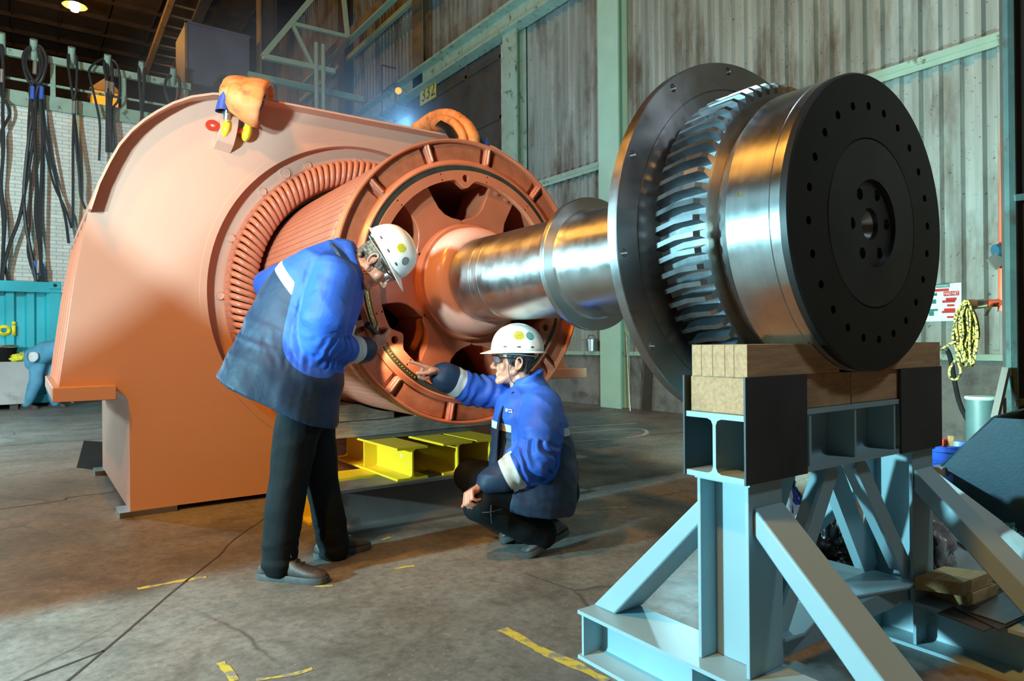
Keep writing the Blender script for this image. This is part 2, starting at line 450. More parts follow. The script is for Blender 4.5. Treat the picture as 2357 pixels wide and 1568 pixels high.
def m_sling():
    t = NT('soiled_orange_sling'); n = t.noise(9, 6, .6)
    t.col(t.ramp(n, [(.28, (.28, .12, .06)), (.45, (.78, .30, .09)), (.75, (.85, .42, .20))])); t.set(.7)
    t.bump(t.noise(40, 5, stretch=(1, 1, 1)), .4, .006); return t.m
M['sling'] = m_sling()
M['bluesleeve'] = simple('blue_sling_sleeve', (.03, .09, .42), .5, 0, .2, 20, .2, 80)
M['blackpvc'] = simple('black_sleeve_lining', (.012, .012, .014), .5)
M['shackle_yellow'] = worn('shackle_yellow_paint', (.85, .72, .03), (.12, .12, .12), .60, .68, .4, 0, 26, .03, 0)
M['shackle_red'] = simple('shackle_red_paint', (.48, .04, .02), .35, 0, .1, 20)
M['cord'] = simple('white_cord', (.75, .75, .72), .6, 0, .05)
M['skin'] = simple('skin', (.52, .235, .15), .45, 0, .10, 14, .06, 90)
M['lips'] = simple('lips', (.45, .17, .14), .45, 0, .05)
M['eye'] = simple('eye_white', (.75, .73, .70), .2, 0, .02)
M['teeth'] = simple('teeth', (.85, .82, .74), .3, 0, .03)
def m_hair(name, a, b):
    t = NT(name); n = t.noise(70, 6, .65); t.col(t.ramp(n, [(.35, a), (.65, b)])); t.set(.5); t.bump(n, .9, .012); return t.m
M['hair_grey'] = m_hair('greying_brown_hair', (.04, .028, .02), (.26, .21, .16))
M['hair_dark'] = m_hair('dark_hair', (.012, .010, .010), (.07, .06, .055))
M['hat'] = worn('white_helmet_shell', (.82, .82, .78), (.55, .44, .33), .64, .80, .3, 0, 9, .03, 0)
M['hatgrey'] = simple('grey_helmet_band', (.42, .48, .50), .5, 0, .05)
M['vent'] = simple('dark_vent', (.06, .06, .06), .6)
M['sticker_yellow'] = simple('yellow_sticker', (.80, .76, .05), .4, 0, .04)
M['sticker_green'] = simple('green_sticker', (.01, .28, .22), .4, 0, .05)
M['sticker_grey'] = simple('grey_sticker', (.10, .10, .12), .4, 0, .05)
M['ink'] = simple('black_ink', (.02, .02, .02), .6)
M['glasses'] = simple('black_frame', (.015, .012, .014), .3)
def m_lens():
    t = NT('clear_lens'); t.col((.85, .82, .86)); t.set(.05); t.b.inputs['Transmission Weight'].default_value = .9; t.b.inputs['IOR'].default_value = 1.1
    return t.m
M['lens'] = m_lens()
def m_jacket():
    t = NT('work_jacket_fabric'); at = t.n.new('ShaderNodeAttribute'); at.attribute_name = 'blue_part'; as_ = t.n.new('ShaderNodeAttribute'); as_.attribute_name = 'band_part'
    n = t.noise(7, 5, .6)
    navy = t.ramp(n, [(.3, (.010, .022, .050)), (.7, (.020, .042, .085))])
    blue = t.ramp(n, [(.3, (.022, .085, .42)), (.7, (.035, .125, .56))])
    c = t.mix(t.math('GREATER_THAN', at.outputs['Fac'], 0.), navy, blue); c = t.mix(t.math('GREATER_THAN', as_.outputs['Fac'], 0.), c, (.52, .55, .52))
    t.col(c); t.set(.55, 0, .28)
    t.bump(t.noise(12, 2, .5, dist=.6), .35, .012); return t.m
M['jacket'] = m_jacket()
M['navy'] = simple('navy_fabric', (.010, .020, .042), .6, 0, .2, 10, .3, 60)
M['trousers'] = simple('dark_work_trousers', (.0055, .009, .011), .75, 0, .3, 8, .5, 22, .15)
M['shoe'] = worn('scuffed_black_leather', (.05, .045, .042), (.13, .12, .11), .52, .7, .5, 0, 12, .2, .2)
M['sole'] = simple('rubber_sole', (.055, .06, .062), .6, 0, .2, 30)
M['coverall'] = simple('light_blue_coverall', (.10, .33, .50), .7, 0, .15, 5, .5, 12)
M['shirt'] = simple('white_shirt', (.7, .72, .75), .7, 0, .1, 10, .4, 20)
M['shirt_check'] = simple('checked_shirt', (.25, .25, .25), .7, 0, .6, 60)
M['torch'] = simple('black_torch_body', (.012, .012, .013), .28, 0, .1)
M['white'] = simple('white_board', (.78, .80, .80), .5, 0, .03)
M['dirtywhite'] = worn('grubby_white_sheet', (.70, .72, .70), (.45, .40, .32), .52, .75, .5, 0, 2.5, .05, .05)
M['red'] = simple('red_print', (.55, .03, .03), .5, 0, .05)
M['teal'] = simple('green_print', (.02, .20, .17), .5, 0, .05)
M['whiteprint'] = simple('white_print', (.8, .8, .8), .5, 0, .02)
M['orange_pipe'] = worn('orange_red_pipe_paint', (.62, .11, .05), (.2, .13, .1), .6, .72, .5, 0, 8, .1, .15)
M['blue_paint'] = worn('scratched_blue_hopper_paint', (.018, .07, .11), (.16, .09, .05), .62, .68, .45, 0, 7, .25, .15)
M['teal_paint'] = worn('worn_teal_paint', (.055, .10, .10), (.05, .05, .045), .55, .7, .5, 0, 6, .2, .2)
M['blue_plastic'] = simple('blue_plastic', (.02, .09, .55), .4, 0, .05)
M['red_plastic'] = simple('red_plastic', (.6, .05, .03), .45)
def m_yrope():
    t = NT('yellow_black_rope'); n = t.noise(1, 2, .5, stretch=(55, 55, 55))
    t.col(t.ramp(n, [(.44, (.03, .03, .025)), (.5, (.62, .52, .10))], 'LINEAR')); t.set(.75); t.bump(n, .4, .004); return t.m
M['yrope'] = m_yrope()
M['plasticbag'] = simple('dusty_clear_polythene', (.42, .38, .37), .25, 0, .4, 8, .8, 14)
M['rag_white'] = simple('soiled_white_rag', (.55, .56, .55), .8, 0, .3, 7, .6, 16)
M['rag_navy'] = simple('navy_rag', (.02, .03, .06), .8, 0, .3, 7, .6, 16)
M['rag_blue'] = simple('royal_blue_rag', (.02, .04, .28), .8, 0, .2, 7, .6, 16)
M['rag_pink'] = simple('salmon_rag', (.50, .24, .16), .8, 0, .2, 7, .6, 16)
M['rag_black'] = simple('black_plastic_sack', (.010, .010, .011), .3, 0, .2, 7, .8, 16)
M['lampmetal'] = simple('lamp_housing', (.10, .09, .08), .5, .5)
M['yellow_sign'] = worn('grimy_yellow_sign', (.55, .47, .03), (.12, .10, .02), .58, .72, .6, 0, 7, .1, 0)
M['blue_lamp'] = simple('blue_lamp_body', (.03, .08, .45), .4)
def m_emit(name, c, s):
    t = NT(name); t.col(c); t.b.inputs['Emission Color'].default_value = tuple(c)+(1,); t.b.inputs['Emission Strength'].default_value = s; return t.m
M['sodium'] = m_emit('sodium_lamp', (1, .55, .12), 60)
M['amber'] = m_emit('amber_lens', (1, .55, .02), .6)
M['flash'] = m_emit('torch_lens', (1, .95, .8), 30)
# ================================================================== ROTOR WITH SHAFT, GEAR AND COUPLING
def apol(r, deg, y):
    a = math.radians(deg); r *= kr(y); return Vector((AX+r*math.cos(a), ky(y), AZ+r*math.sin(a)))
rot = root('generator_rotor', (AX, 2.3, AZ), 'huge salmon generator rotor on a bright steel shaft ending in a gear and black coupling', 'rotor')

# --- coupling drum (the black face with the bolt circles)
bm = BM()
lathe(bm, [(.2335, .9015), (.2352, .898), (.405, .898), (.410, .903), (.410, .9205), (.2335, .9205)], 160, closed=True)
face = obj('coupling_face', bm, M['black_steel'], rot, sharp=25)
face['label'] = 'matt black coupling face with two rings of bolt holes'
c = BM()
for k in range(24): cyl(c, apol(.322, 4+15*k, .88), apol(.322, 4+15*k, .95), .0126, 20)
for k in range(6): cyl(c, apol(.0935, 4+60*k, .88), apol(.0935, 4+60*k, .95), .0185, 24)
cyl(c, apol(0, 0, .88), apol(0, 0, .95), .042, 32)
bm = BM()
lathe(bm, [(0, .909), (.1215, .909), (.1215, .8975), (.2305, .8975), (.2325, .9), (.2325, .9205), (0, .9205)], 160)
centre = obj('centre_disc', bm, M['centre_steel'], rot, sharp=25); centre['label'] = 'dark grey inner disc with six bolt holes around a bore'
bm = BM()
lathe(bm, [(0, .9210), (.410, .9210), (.410, .9445), (.4075, .9465), (.4075, .949), (.410, .951), (.410, 1.078), (.404, 1.088), (.378, 1.128), (.376, 1.133), (0, 1.133)], 160)
drum = obj('coupling_drum', bm, M['drum'], rot, sharp=25)
drum['label'] = 'polished steel coupling drum with reflections'
for o in (face, centre, drum):
    c2 = BM()
    for k in range(24): cyl(c2, apol(.322, 4+15*k, .88), apol(.322, 4+15*k, .965), .0126, 20)
    for k in range(6): cyl(c2, apol(.0935, 4+60*k, .88), apol(.0935, 4+60*k, .965), .0185, 24)
    revolve(c2, [(0, -.02), (.052, -.02), (.050, .015), (.032, .055), (.019, .06), (.019, .10), (0, .10)], (AX, ky(.9), AZ), (0, 1, 0), seg=40)
    cut(o, c2, 25)
c.free()
bm = BM()
q = Vector((AX, ky(1.035), AZ))+Vector((-.9905, 0, .137))*.4095*kr(1.035)
nrm = Vector((-.9905, 0, .137))
revolve(bm, [(.0045, -.004), (.0045, .0015), (.0085, .0015), (.0085, -.004)], q, nrm, seg=20)
o = obj('grease_nipple', bm, M['bolt_brass'], rot); o['label'] = 'small brass plug in the drum side'

# --- helical gear wheel
bm = BM()
NT_ = 64; yr = [1.131, 1.145, 1.21, 1.275, 1.290]
pitch = 2*PI/NT_; rings = []
for i, y in enumerate(yr):
    tw = .045*(y-1.21)/.16 - .018*math.sin(PI*(y-1.131)/.159)
    tip = .4605 if 0 < i < 4 else .449
    row = []
    for k in range(NT_):
        a = k*pitch+tw
        for da, r in ((-.5, .424), (-.30, .424), (-.155, tip), (.155, tip), (.30, .424)):
            t = a+da*pitch; row.append((AX+kr(y)*r*math.cos(t), ky(y), AZ+kr(y)*r*math.sin(t)))
    rings.append(row)
hull_strip(bm, rings)
obj('gear_wheel', bm, M['gear'], rot, sharp=20)['label'] = 'toothed steel gear wheel'
bm = BM()
lathe(bm, [(.30, 1.128), (.392, 1.128), (.422, 1.1318), (.422, 1.1325), (.30, 1.1325)], 128, closed=True)
lathe(bm, [(.25, 1.291), (.41, 1.291), (.41, 1.297), (.36, 1.310), (.36, 1.318), (.25, 1.318)], 128, closed=True)
obj('gear_rim', bm, M['gear_dark'], rot, sharp=25)

# --- big flange disc
bm = BM()
lathe(bm, [(.15, 1.316), (.489, 1.316), (.4905, 1.319), (.4925, 1.319), (.494, 1.315), (.576, 1.315), (.5785, 1.3175), (.5785, 1.3495), (.576, 1.352), (.15, 1.352)], 192, closed=True)
disc = obj('flange_disc', bm, M['disc_steel'], rot, sharp=25); disc['label'] = 'large thin grey machined steel disc behind the gear'
c = BM()
for k in range(12): cyl(c, apol(.5525, 97.5+30*k, 1.29), apol(.5525, 97.5+30*k, 1.37), .0138, 24)
cut(disc, c, 25)

# --- shaft
bm = BM()
lathe(bm, [(0, 1.30), (.205, 1.30), (.205, 1.395), (.237, 1.398), (.239, 1.401), (.239, 1.420), (.2372, 1.422), (.222, 1.424), (.222, 2.020), (.2265, 2.036), (.234, 2.043),
           (.279, 2.043), (.282, 2.046), (.282, 2.053), (.2795, 2.0535), (.2795, 2.055), (.282, 2.0555), (.282, 2.068), (.280, 2.070), (.2235, 2.0705), (.2215, 2.075), (.2215, 2.60), (.2205, 2.602), (.2205, 2.66), (.2216, 2.662), (.2216, 2.70),
           (.2208, 2.702), (.2208, 2.715), (.2216, 2.717), (.2216, 2.725), (.2206, 2.727), (.2206, 2.735), (.2216, 2.737), (.2225, 2.78), (.2225, 2.93), (0, 2.93)], 160)
obj('shaft', bm, M['shaft'], rot, sharp=25)['label'] = 'bright turned steel shaft with a thrust collar'
bm = BM()
lathe(bm, [(.2225, 2.918), (.2245, 2.9165), (.242, 2.919), (.266, 2.935), (.284, 2.962), (.294, 3.0), (.298, 3.05), (.30, 3.12), (.27, 3.125), (.2225, 3.125)], 128, closed=True)
obj('hub_collar', bm, M['hubpink'], rot, sharp=50)['label'] = 'pale pink rounded hub collar'

# --- spider, end ring, drum
bm = BM()
lathe(bm, [(.22, 3.06), (.315, 3.06), (.325, 3.08), (.325, 3.36), (.30, 3.38), (.22, 3.38)], 128, closed=True)
obj('hub', bm, M['gloss'], rot)
def arm(deg):
    a = math.radians(deg); er = Vector((math.cos(a), 0, math.sin(a))); et = Vector((-math.sin(a), 0, math.cos(a)))
    pts = []
    prof = [(.26, .185), (.31, .165), (.345, .125), (.385, .098), (.43, .086), (.50, .088), (.60, .095)]
    prof = [(r*1.07, w*1.07) for r, w in prof]
    pts = [(r, w) for r, w in prof]+[(r, -w) for r, w in prof[::-1]]
    b = BM(); prism(b, pts, (AX, ky(3.115), AZ), er, et, (0, .11, 0))
    # deep side cheeks
    for s in (1, -1):
        prism(b, [(r, s*(w-.004)) for r, w in prof]+[(r, s*(w-.022)) for r, w in prof[::-1]], (AX, ky(3.20), AZ), er, et, (0, .24, 0))
    o = obj('spider_arm', b, M['gloss'], rot, sharp=25, bevel=.006)
    for t in (-.04, .04):
        b = BM(); q = Vector((AX, ky(3.115), AZ))+er*.60+et*t
        revolve(b, [(.022, .004), (.020, -.006), (.012, -.006), (.011, -.012), (0, -.012)], q, (0, 1, 0), seg=20)
        obj('bolt', b, M['gloss'], o)
for k in range(6): arm(5+60*k)
bm = BM()
lathe(bm, [(.606, 3.10), (.606, 4.52), (.30, 4.52), (.30, 4.54), (.62, 4.54), (.62, 3.10)], 128, closed=True)
obj('inner_rim', bm, M['gloss'], rot)
# lobed end plate
def rin(deg):
    r = .560
    for c0 in (94, -146, -26):
        d = (deg-c0+180) % 360-180
        r = min(r, .560-.046*math.exp(-(d/4.6)**2)*1.0 + .012*math.exp(-((abs(d)-11)/4)**2))
    return r
bm = BM(); n = 288; rr = [[], [], [], []]
for k in range(n):
    dg_ = 360*k/n
    for i, (r, y) in enumerate(((rin(dg_), 3.055), (.611, 3.055), (.611, 3.10), (rin(dg_), 3.10))): rr[i].append(apol(r, dg_, y))
hull_strip(bm, [rr[0], rr[1], rr[2], rr[3]], cap=False)
vs = list(bm.verts); bm.verts.ensure_lookup_table()
for k in range(n):
    l = (k+1) % n; bm.faces.new((bm.verts[3*n+k], bm.verts[3*n+l], bm.verts[l], bm.verts[k]))
plate = obj('end_plate', bm, M['gloss'], rot, sharp=25)
c = BM()
for d in (94, -146, -26): cyl(c, apol(.568, d, 3.0), apol(.568, d, 3.2), .0215, 32)
for d in (50, 80, 109, 138.5, -162, -132, 170, 20, -10, -43, -73, -103):
    for r in (.600, .5695): cyl(c, apol(r, d, 3.0), apol(r, d, 3.075), .0055, 12)
cut(plate, c, 25)
bm = BM()
lathe(bm, [(.612, 3.066), (.637, 3.064), (.637, 3.11), (.612, 3.11)], 160, closed=True)
obj('seal_ring', bm, M['seal'], rot)['label'] = 'dark green seal ring'
def strip(a0, a1, nb):
    b = BM(); lathe(b, [(.614, 3.061), (.635, 3.061), (.635, 3.068), (.614, 3.068)], 40, math.radians(a0), math.radians(a1), closed=True)
    s = obj('locking_strip', b, M['brass'], rot); s['label'] = 'olive locking strip with small brass bolts'
    for k in range(nb):
        d = a0+(a1-a0)*(k+.5)/nb; b = BM(); q = apol(.6245, d, 3.061)
        revolve(b, [(.0045, .002), (.0045, -.006), (.003, -.008), (0, -.008)], q, (0, 1, 0), seg=10)
        obj('bolt', b, M['bolt_brass'], s)
strip(184, 205.5, 9); strip(212.5, 236, 14)
# outer retaining ring with recessed wound face
bm = BM()
lathe(bm, [(.637, 3.075), (.642, 3.066), (.650, 3.064), (.656, 3.070), (.672, 3.082), (.676, 3.125), (.764, 3.128), (.768, 3.078), (.776, 3.069), (.784, 3.070), (.787, 3.078), (.787, 3.112), (.782, 3.116),
           (.787, 3.120), (.787, 3.150), (.637, 3.150)], 224, closed=True)
obj('retaining_ring', bm, M['gloss'], rot, sharp=30)
bm = BM()
for k in range(12):
    lathe(bm, [(.674, 3.096), (.764, 3.100), (.764, 3.13), (.674, 3.13)], 18, math.radians(110+30*k+3.6), math.radians(110+30*k+26.4), closed=True)
obj('winding_overhang', bm, M['rings'], rot, sharp=30)['label'] = 'banded copper winding face of the ring'
def lug(deg):
    a = math.radians(deg); er = Vector((math.cos(a), 0, math.sin(a))); et = Vector((-math.sin(a), 0, math.cos(a)))
    b = BM()
    prism(b, [(.715, -.018), (.818, -.018), (.826, -.011), (.826, .011), (.818, .018), (.715, .018), (.709, .011), (.709, -.011)], (AX, ky(3.082), AZ), er, et, (0, .046, 0))
    prism(b, [(.728, -.006), (.815, -.006), (.822, 0), (.815, .006), (.728, .006), (.721, 0)], (AX, ky(3.070), AZ), er, et, (0, .02, 0))
    obj('spacer_block', b, M['coil'], rot, sharp=30, bevel=.004)
for k in range(12): lug(110+30*k)
bm = BM()
lathe(bm, [(.62, 3.150), (.772, 3.150), (.772, 3.20), (.778, 3.205), (.778, 4.95), (.62, 4.95)], 224, closed=True)
obj('rotor_core', bm, M['tiles'], rot, sharp=30)['label'] = 'salmon slotted rotor core cylinder'
q = apol(.779, 0, 3.165); bm = BM()
prism(bm, [(-.0085, 0), (.0085, 0), (.0105, .020), (.0065, .040), (-.0065, .040), (-.0105, .020)], q-Vector((.013, 0, 0)), (0, 0, 1), (0, 1, 0), (.018, 0, 0))
wedge = obj('slot_wedge', bm, M['coil'], rot, sharp=30)
for k in range(1, 96):
    c_ = wedge.copy(); C.objects.link(c_); c_.parent = rot
    Q = Matrix.Translation(Vector((AX, 0, AZ))-LOC[rot.name]); c_.matrix_local = Q @ Matrix.Rotation(2*PI*k/96, 4, 'Y') @ Q.inverted()

# ================================================================== GENERATOR HOUSING
def apm(r, deg, y):
    a = math.radians(deg); return Vector((AX+r*math.cos(a), y, AZ+r*math.sin(a)))
def lathe_m(bm, prof, *a, **k):
    "profile given in metres"
    inv_y = lambda Y: next((p[0]+(q[0]-p[0])*(Y-p[1])/(q[1]-p[1]) for p, q in zip(KT, KT[1:]) if Y <= q[1] or q is KT[-1]))
    lathe(bm, [(r/kr(inv_y(y)), inv_y(y)) for r, y in prof], *a, **k)

YF = 4.945
hs = root('generator_housing', (AX, 5.9, .03), 'enormous salmon painted generator casing with a round opening and rounded top corners', 'generator casing')
MIR = 2*AX
left = [(.530, .035), (.528, .715), (.515, .757), (.487, .790), (.455, .806), (.145, .806), (.159, .87), (.235, 1.478), (.312, 1.925)]
arc = [(.355, 2.082), (.412, 2.222), (.465, 2.335), (.530, 2.432), (.600, 2.512), (.676, 2.582), (.770, 2.655), (.880, 2.718), (1.013, 2.765), (1.16, 2.79), (1.322, 2.795)]
top_l = arc; outline = left+arc+[(MIR-x, z) for x, z in arc[::-1]]+[(MIR-x, z) for x, z in left[::-1]]
# front plate with the round opening: two mirrored halves joined, built as a grid between outline and circle
RO = 1.1535
bm = BM()
prism(bm, outline, (0, YF, 0), (1, 0, 0), (0, 0, 1), (0, .03, 0))
fp = obj('front_plate', bm, M['primer'], hs, sharp=20)
c = BM(); cyl(c, (AX, YF-.1, AZ), (AX, YF+.1, AZ), RO, 192)
cut(fp, c, 20)
bm = BM()
lathe_m(bm, [(RO, YF-.004), (RO+.045, YF-.004), (RO+.047, YF-.002), (RO+.047, YF+.006), (RO, YF+.006)], 192, closed=True)
obj('opening_rim', bm, M['primer'], hs, sharp=30)
bm = BM()
lathe_m(bm, [(RO+.001, YF), (RO+.001, YF+.08), (.82, YF+.08), (.82, YF+.10), (RO+.01, YF+.10), (RO+.01, YF+.02)], 192, closed=True)
obj('stator_ring', bm, M['primer'], hs, sharp=30)
for d, r, w in ((114, 1.065, .030), (124, 1.075, .040), (136, 1.060, .030), (158.5, 1.055, .030), (181, 1.055, .030), (203, 1.055, .030), (225, 1.055, .030), (92, 1.06, .030), (70, 1.06, .030), (50, 1.06, .030)):
    b = BM(); revolve(b, [(w, .01), (w, -.012), (w-.004, -.016), (w-.008, -.013), (0, -.013)], apm(r, d, YF+.08), (0, 1, 0), seg=32)
    if w > .03: lathe_m(b, [(w+.014, -.003), (w+.012, -.006), (w, -.006)], 4) if False else revolve(b, [(w+.016, .004), (w+.016, -.004), (w, -.005)], apm(r, d, YF+.08), (0, 1, 0), seg=32)
    obj('access_cap', b, M['primer'], hs, sharp=30)
# stator end winding: every coil end is a loop of its own
b = BM()
def coil_pts():
    pts = []
    for ang, r, y in ((-1.6, 1.012, 5.01), (-1.5, 1.012, 4.885), (-1.1, 1.006, 4.835), (-.2, .975, 4.805), (.9, .925, 4.80), (1.8, .885, 4.815), (2.4, .866, 4.855), (2.7, .866, 5.01)):
        pts.append(apm(r, 180+ang, y))
    return pts
tube(b, coil_pts(), .0202, seg=8, n=4)
coil = obj('winding_coil', b, M['coil'], hs, sharp=60)
NC = 128
ang0 = Matrix.Translation(Vector((AX, 0, AZ))-LOC[hs.name]); inv = ang0.inverted()
rest = BM()
for k in range(1, NC):
    Mk = ang0 @ Matrix.Rotation(2*PI*k/NC, 4, 'Y') @ inv
    if 66 <= k <= 94:       # behind the rotor and out of sight: kept as one part
        q = BM(); q.from_mesh(coil.data); q.transform(Matrix.Translation(LOC[hs.name]) @ Mk); tmp = bpy.data.meshes.new('q'); q.to_mesh(tmp); q.free(); rest.from_mesh(tmp); bpy.data.meshes.remove(tmp); continue
    c_ = coil.copy(); C.objects.link(c_); c_.parent = hs; c_.matrix_local = Mk
rest_o = obj('winding_coils', rest, M['coil'], hs, sharp=60); rest_o['kind'] = 'stuff'
bm = BM()
lathe_m(bm, [(1.012, 4.885), (1.026, 4.88), (1.030, 4.895), (1.030, 5.02), (1.012, 5.02)], 192, closed=True)
lathe_m(bm, [(.842, 4.89), (.856, 4.89), (.856, 5.02), (.842, 5.02)], 192, closed=True)
for k in range(84):
    q = apm(1.029, 360*k/84, 4.93); er = q-Vector((AX, q.y, AZ)); er.normalize(); et = Vector((-er.z, 0, er.x))
    prism(bm, [(-.010, -.02), (.010, -.02), (.010, .02), (-.010, .02)], q-er*.002, et, (0, 1, 0), er*.007)
obj('winding_support_ring', bm, M['coil'], hs, sharp=30)
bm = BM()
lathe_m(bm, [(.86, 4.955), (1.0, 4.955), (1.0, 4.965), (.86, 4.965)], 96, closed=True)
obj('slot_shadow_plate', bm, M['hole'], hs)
# shell: side walls and rolled top running back
full = left+arc+[(MIR-x, z) for x, z in arc[::-1]]+[(MIR-x, z) for x, z in left[::-1]]
def skin(pts, y0, y1, t):
    b = BM(); n = len(pts)
    rings = [[Vector((x, y0, z)) for x, z in pts], [Vector((x, y1, z)) for x, z in pts]]
    # inner offset
    inn = []
    for i in range(n):
        a = Vector(pts[max(i-1, 0)]); c_ = Vector(pts[min(i+1, n-1)]); d = (c_-a).normalized(); nrm = Vector((d.y, -d.x))
        inn.append(Vector(pts[i])+nrm*t)
    R = [[Vector((x, y, z)) for x, z in pts]+[Vector((q.x, y, q.y)) for q in inn[::-1]] for y in (y0, y1)]
    hull_strip(b, R); return b
arcp = [(.309, 1.918)]+arc+[(MIR-x, z) for x, z in arc[::-1]]+[(MIR-.309, 1.918)]
obj('top_cover', skin(arcp, 4.83, 6.88, .014), M['primer'], hs, sharp=40)
bm = skin([(.20, .84), (.275, 1.478), (.352, 1.95)], YF+.01, 6.88, .012)
obj('side_wall', bm, M['primer'], hs)
bm = skin([(MIR-.352, 1.95), (MIR-.275, 1.478), (MIR-.20, .84)], YF+.01, 6.88, .012)
obj('side_wall', bm, M['primer'], hs)
for yy in (5.33, 5.72, 6.11, 6.50):
    for sgn in (0, 1):
        pts = [(.155, .84), (.235, 1.478), (.312, 1.93), (.345, 2.05), (.365, 2.02), (.355, 1.93), (.285, 1.478), (.21, .84)]
        if sgn: pts = [(MIR-x, z) for x, z in pts]
        b = BM(); prism(b, pts, (0, yy, 0), (1, 0, 0), (0, 0, 1), (0, .018, 0)); obj('stiffening_rib', b, M['primer'], hs, sharp=20)
for sgn in (0, 1):
    fx = (lambda x: MIR-x) if sgn else (lambda x: x)
    b = BM(); x0, x1 = sorted((fx(.122), fx(.450)))
    if sgn: x1 = 4.325
    box(b, (x0, 4.865, .754), (x1, 6.92, .842)); obj('mounting_ledge', b, M['primer'], hs, bevel=.004)
    b = BM()
    pl = [(.530, .035), (.528, .715), (.515, .757), (.487, .790), (.455, .806), (.455, .816), (.545, .816), (.545, .035)]
    pl = [(fx(x), z) for x, z in pl]
    prism(b, pl, (0, YF+.028, 0), (1, 0, 0), (0, 0, 1), (0, 1.92, 0)); obj('base_side', b, M['primer'], hs, sharp=35)
b = BM(); prism(b, outline, (0, 6.87, 0), (1, 0, 0), (0, 0, 1), (0, .03, 0)); obj('back_plate', b, M['primer'], hs, sharp=20)
b = BM(); box(b, (.55, YF+.03, .035), (MIR-.55, 6.87, .055)); obj('bottom_plate', b, M['primer'], hs)
# lifting lug welded to the plate
b = BM()
prism(b, [(0, -.085), (-.075, -.040), (-.105, .015), (-.110, .085), (-.095, .150), (0, .175)], (1.05, YF+.004, 2.505), (0, 1, 0), (.16, 0, .985), (.112, 0, -.018))
obj('lifting_lug', b, M['primer'], hs, sharp=30, bevel=.004)
# packing shims under the casing
for (x0, x1, y0, y1) in ((.47, .80, 4.93, 5.15), (.46, .60, 6.70, 6.92), (3.3, 3.7, 4.96, 5.2)):
    b = BM(); box(b, (x0, y0, 0), (x1, y1, .035))
    o = obj('packing_plate', b, M['shim'], bevel=.001)
    tag(o, {.47: 'thin steel packing plate under the near left corner of the salmon casing', .46: 'thin packing plate under the far left corner of the salmon casing', 3.3: 'thin packing plate under the right side of the salmon casing'}[x0], 'packing plate')

# ================================================================== STAND
st = root('support_stand', (2.137, 1.225, 0), 'pale blue-grey welded steel trestle holding up the timber and the coupling', 'stand')
BX0, BX1, BY0, BY1, BZ0, BZ1 = 1.557, 2.702, 1.124, 1.322, .702, .886
BYM = (BY0+BY1)/2; SXM = (BX0+BX1)/2
def part(name, bm, m='stand', parent=None, **k): return obj(name, bm, M[m], parent or st, **k)
b = BM(); ibeam(b, (BX0, BYM, (BZ0+BZ1)/2), (BX1, BYM, (BZ0+BZ1)/2), BY1-BY0, BZ1-BZ0, .0155, .0105); part('top_beam', b, sharp=30)
for x in (1.875, 2.128, 2.38):
    for y0, y1 in ((BY0+.004, BYM-.006), (BYM+.006, BY1-.004)):
        b = BM(); box(b, (x-.0055, y0, BZ0+.0156), (x+.0055, y1, BZ1-.0156)); part('web_stiffener', b)
for (x0, x1) in ((1.552, 1.842), (2.404, 2.708)):
    for y in (BY0-.0075, BY1+.0005):
        b = BM(); box(b, (x0, y, .701), (x1, y+.007, .990)); part('retaining_plate', b, 'mill', bevel=.001)['label'] = 'dark mill-scale side plate'
for x in (1.670, 2.604):
    b = BM()
    for s in (-1, 1):       # two flanges facing along the beam, one web between them
        pass
    box(b, (x-.078, 1.139, .1665), (x+.078, 1.151, .690)); box(b, (x-.078, 1.301, .1665), (x+.078, 1.313, .690)); box(b, (x-.012, 1.151, .1665), (x-.003, 1.301, .690))
    part('post', b, bevel=.002)
    b = BM(); box(b, (x-.082, 1.132, .690), (x+.082, 1.318, .702)); part('cap_plate', b)
for x in (1.640, 2.636):
    b = BM(); ibeam(b, (x, .655, .083), (x, 1.79, .083), .20, .166, .0125, .009); part('base_beam', b, sharp=30)
    for y in (1.775, 1.307, 1.145, .68):
        for s in (-1, 1):
            b = BM(); box(b, (min(x+s*.0045, x+s*.090), y-.005, .0126), (max(x+s*.0045, x+s*.090), y+.005, .1534)); part('base_stiffener', b)
# cross channel between the base beams, with gusset plates in its corners
b = BM(); box(b, (1.735, 1.158, .1665), (2.54, 1.168, .232)); box(b, (1.735, 1.168, .222), (2.54, 1.285, .232)); box(b, (1.735, 1.285, .1665), (2.54, 1.295, .232)); part('cross_beam', b, bevel=.002)
for x, s in ((2.53, -1), (1.745, 1)):
    b = BM(); prism(b, [(0, -.03), (s*.08, -.04), (s*.34, .03), (s*.34, .05), (s*.24, .125), (0, .125)], (x, 1.16, .2325), (1, 0, 0), (0, 1, 0), (0, 0, .011)); part('gusset', b, bevel=.003)
def rhs(p, q, w, h, m='stand', name='brace'):
    b = BM(); bar(b, p, q, w, h); return part(name, b, m, bevel=.006)
def rake(x, s):
    "raking square brace from the post down to the base; s=-1 towards the viewer"
    yp, y0 = (1.138, .66) if s < 0 else (1.314, 1.79)
    b = BM()
    pts = [(yp, .632), (yp, .556), (y0+(-s)*.105, .1665), (y0, .1665)]
    prism(b, pts, (x-.068, 0, 0), (0, 1, 0), (0, 0, 1), (.136, 0, 0)); return part('brace', b, 'stand', bevel=.006)
for x in (1.680, 2.600):
    rake(x, -1); rake(x, 1)
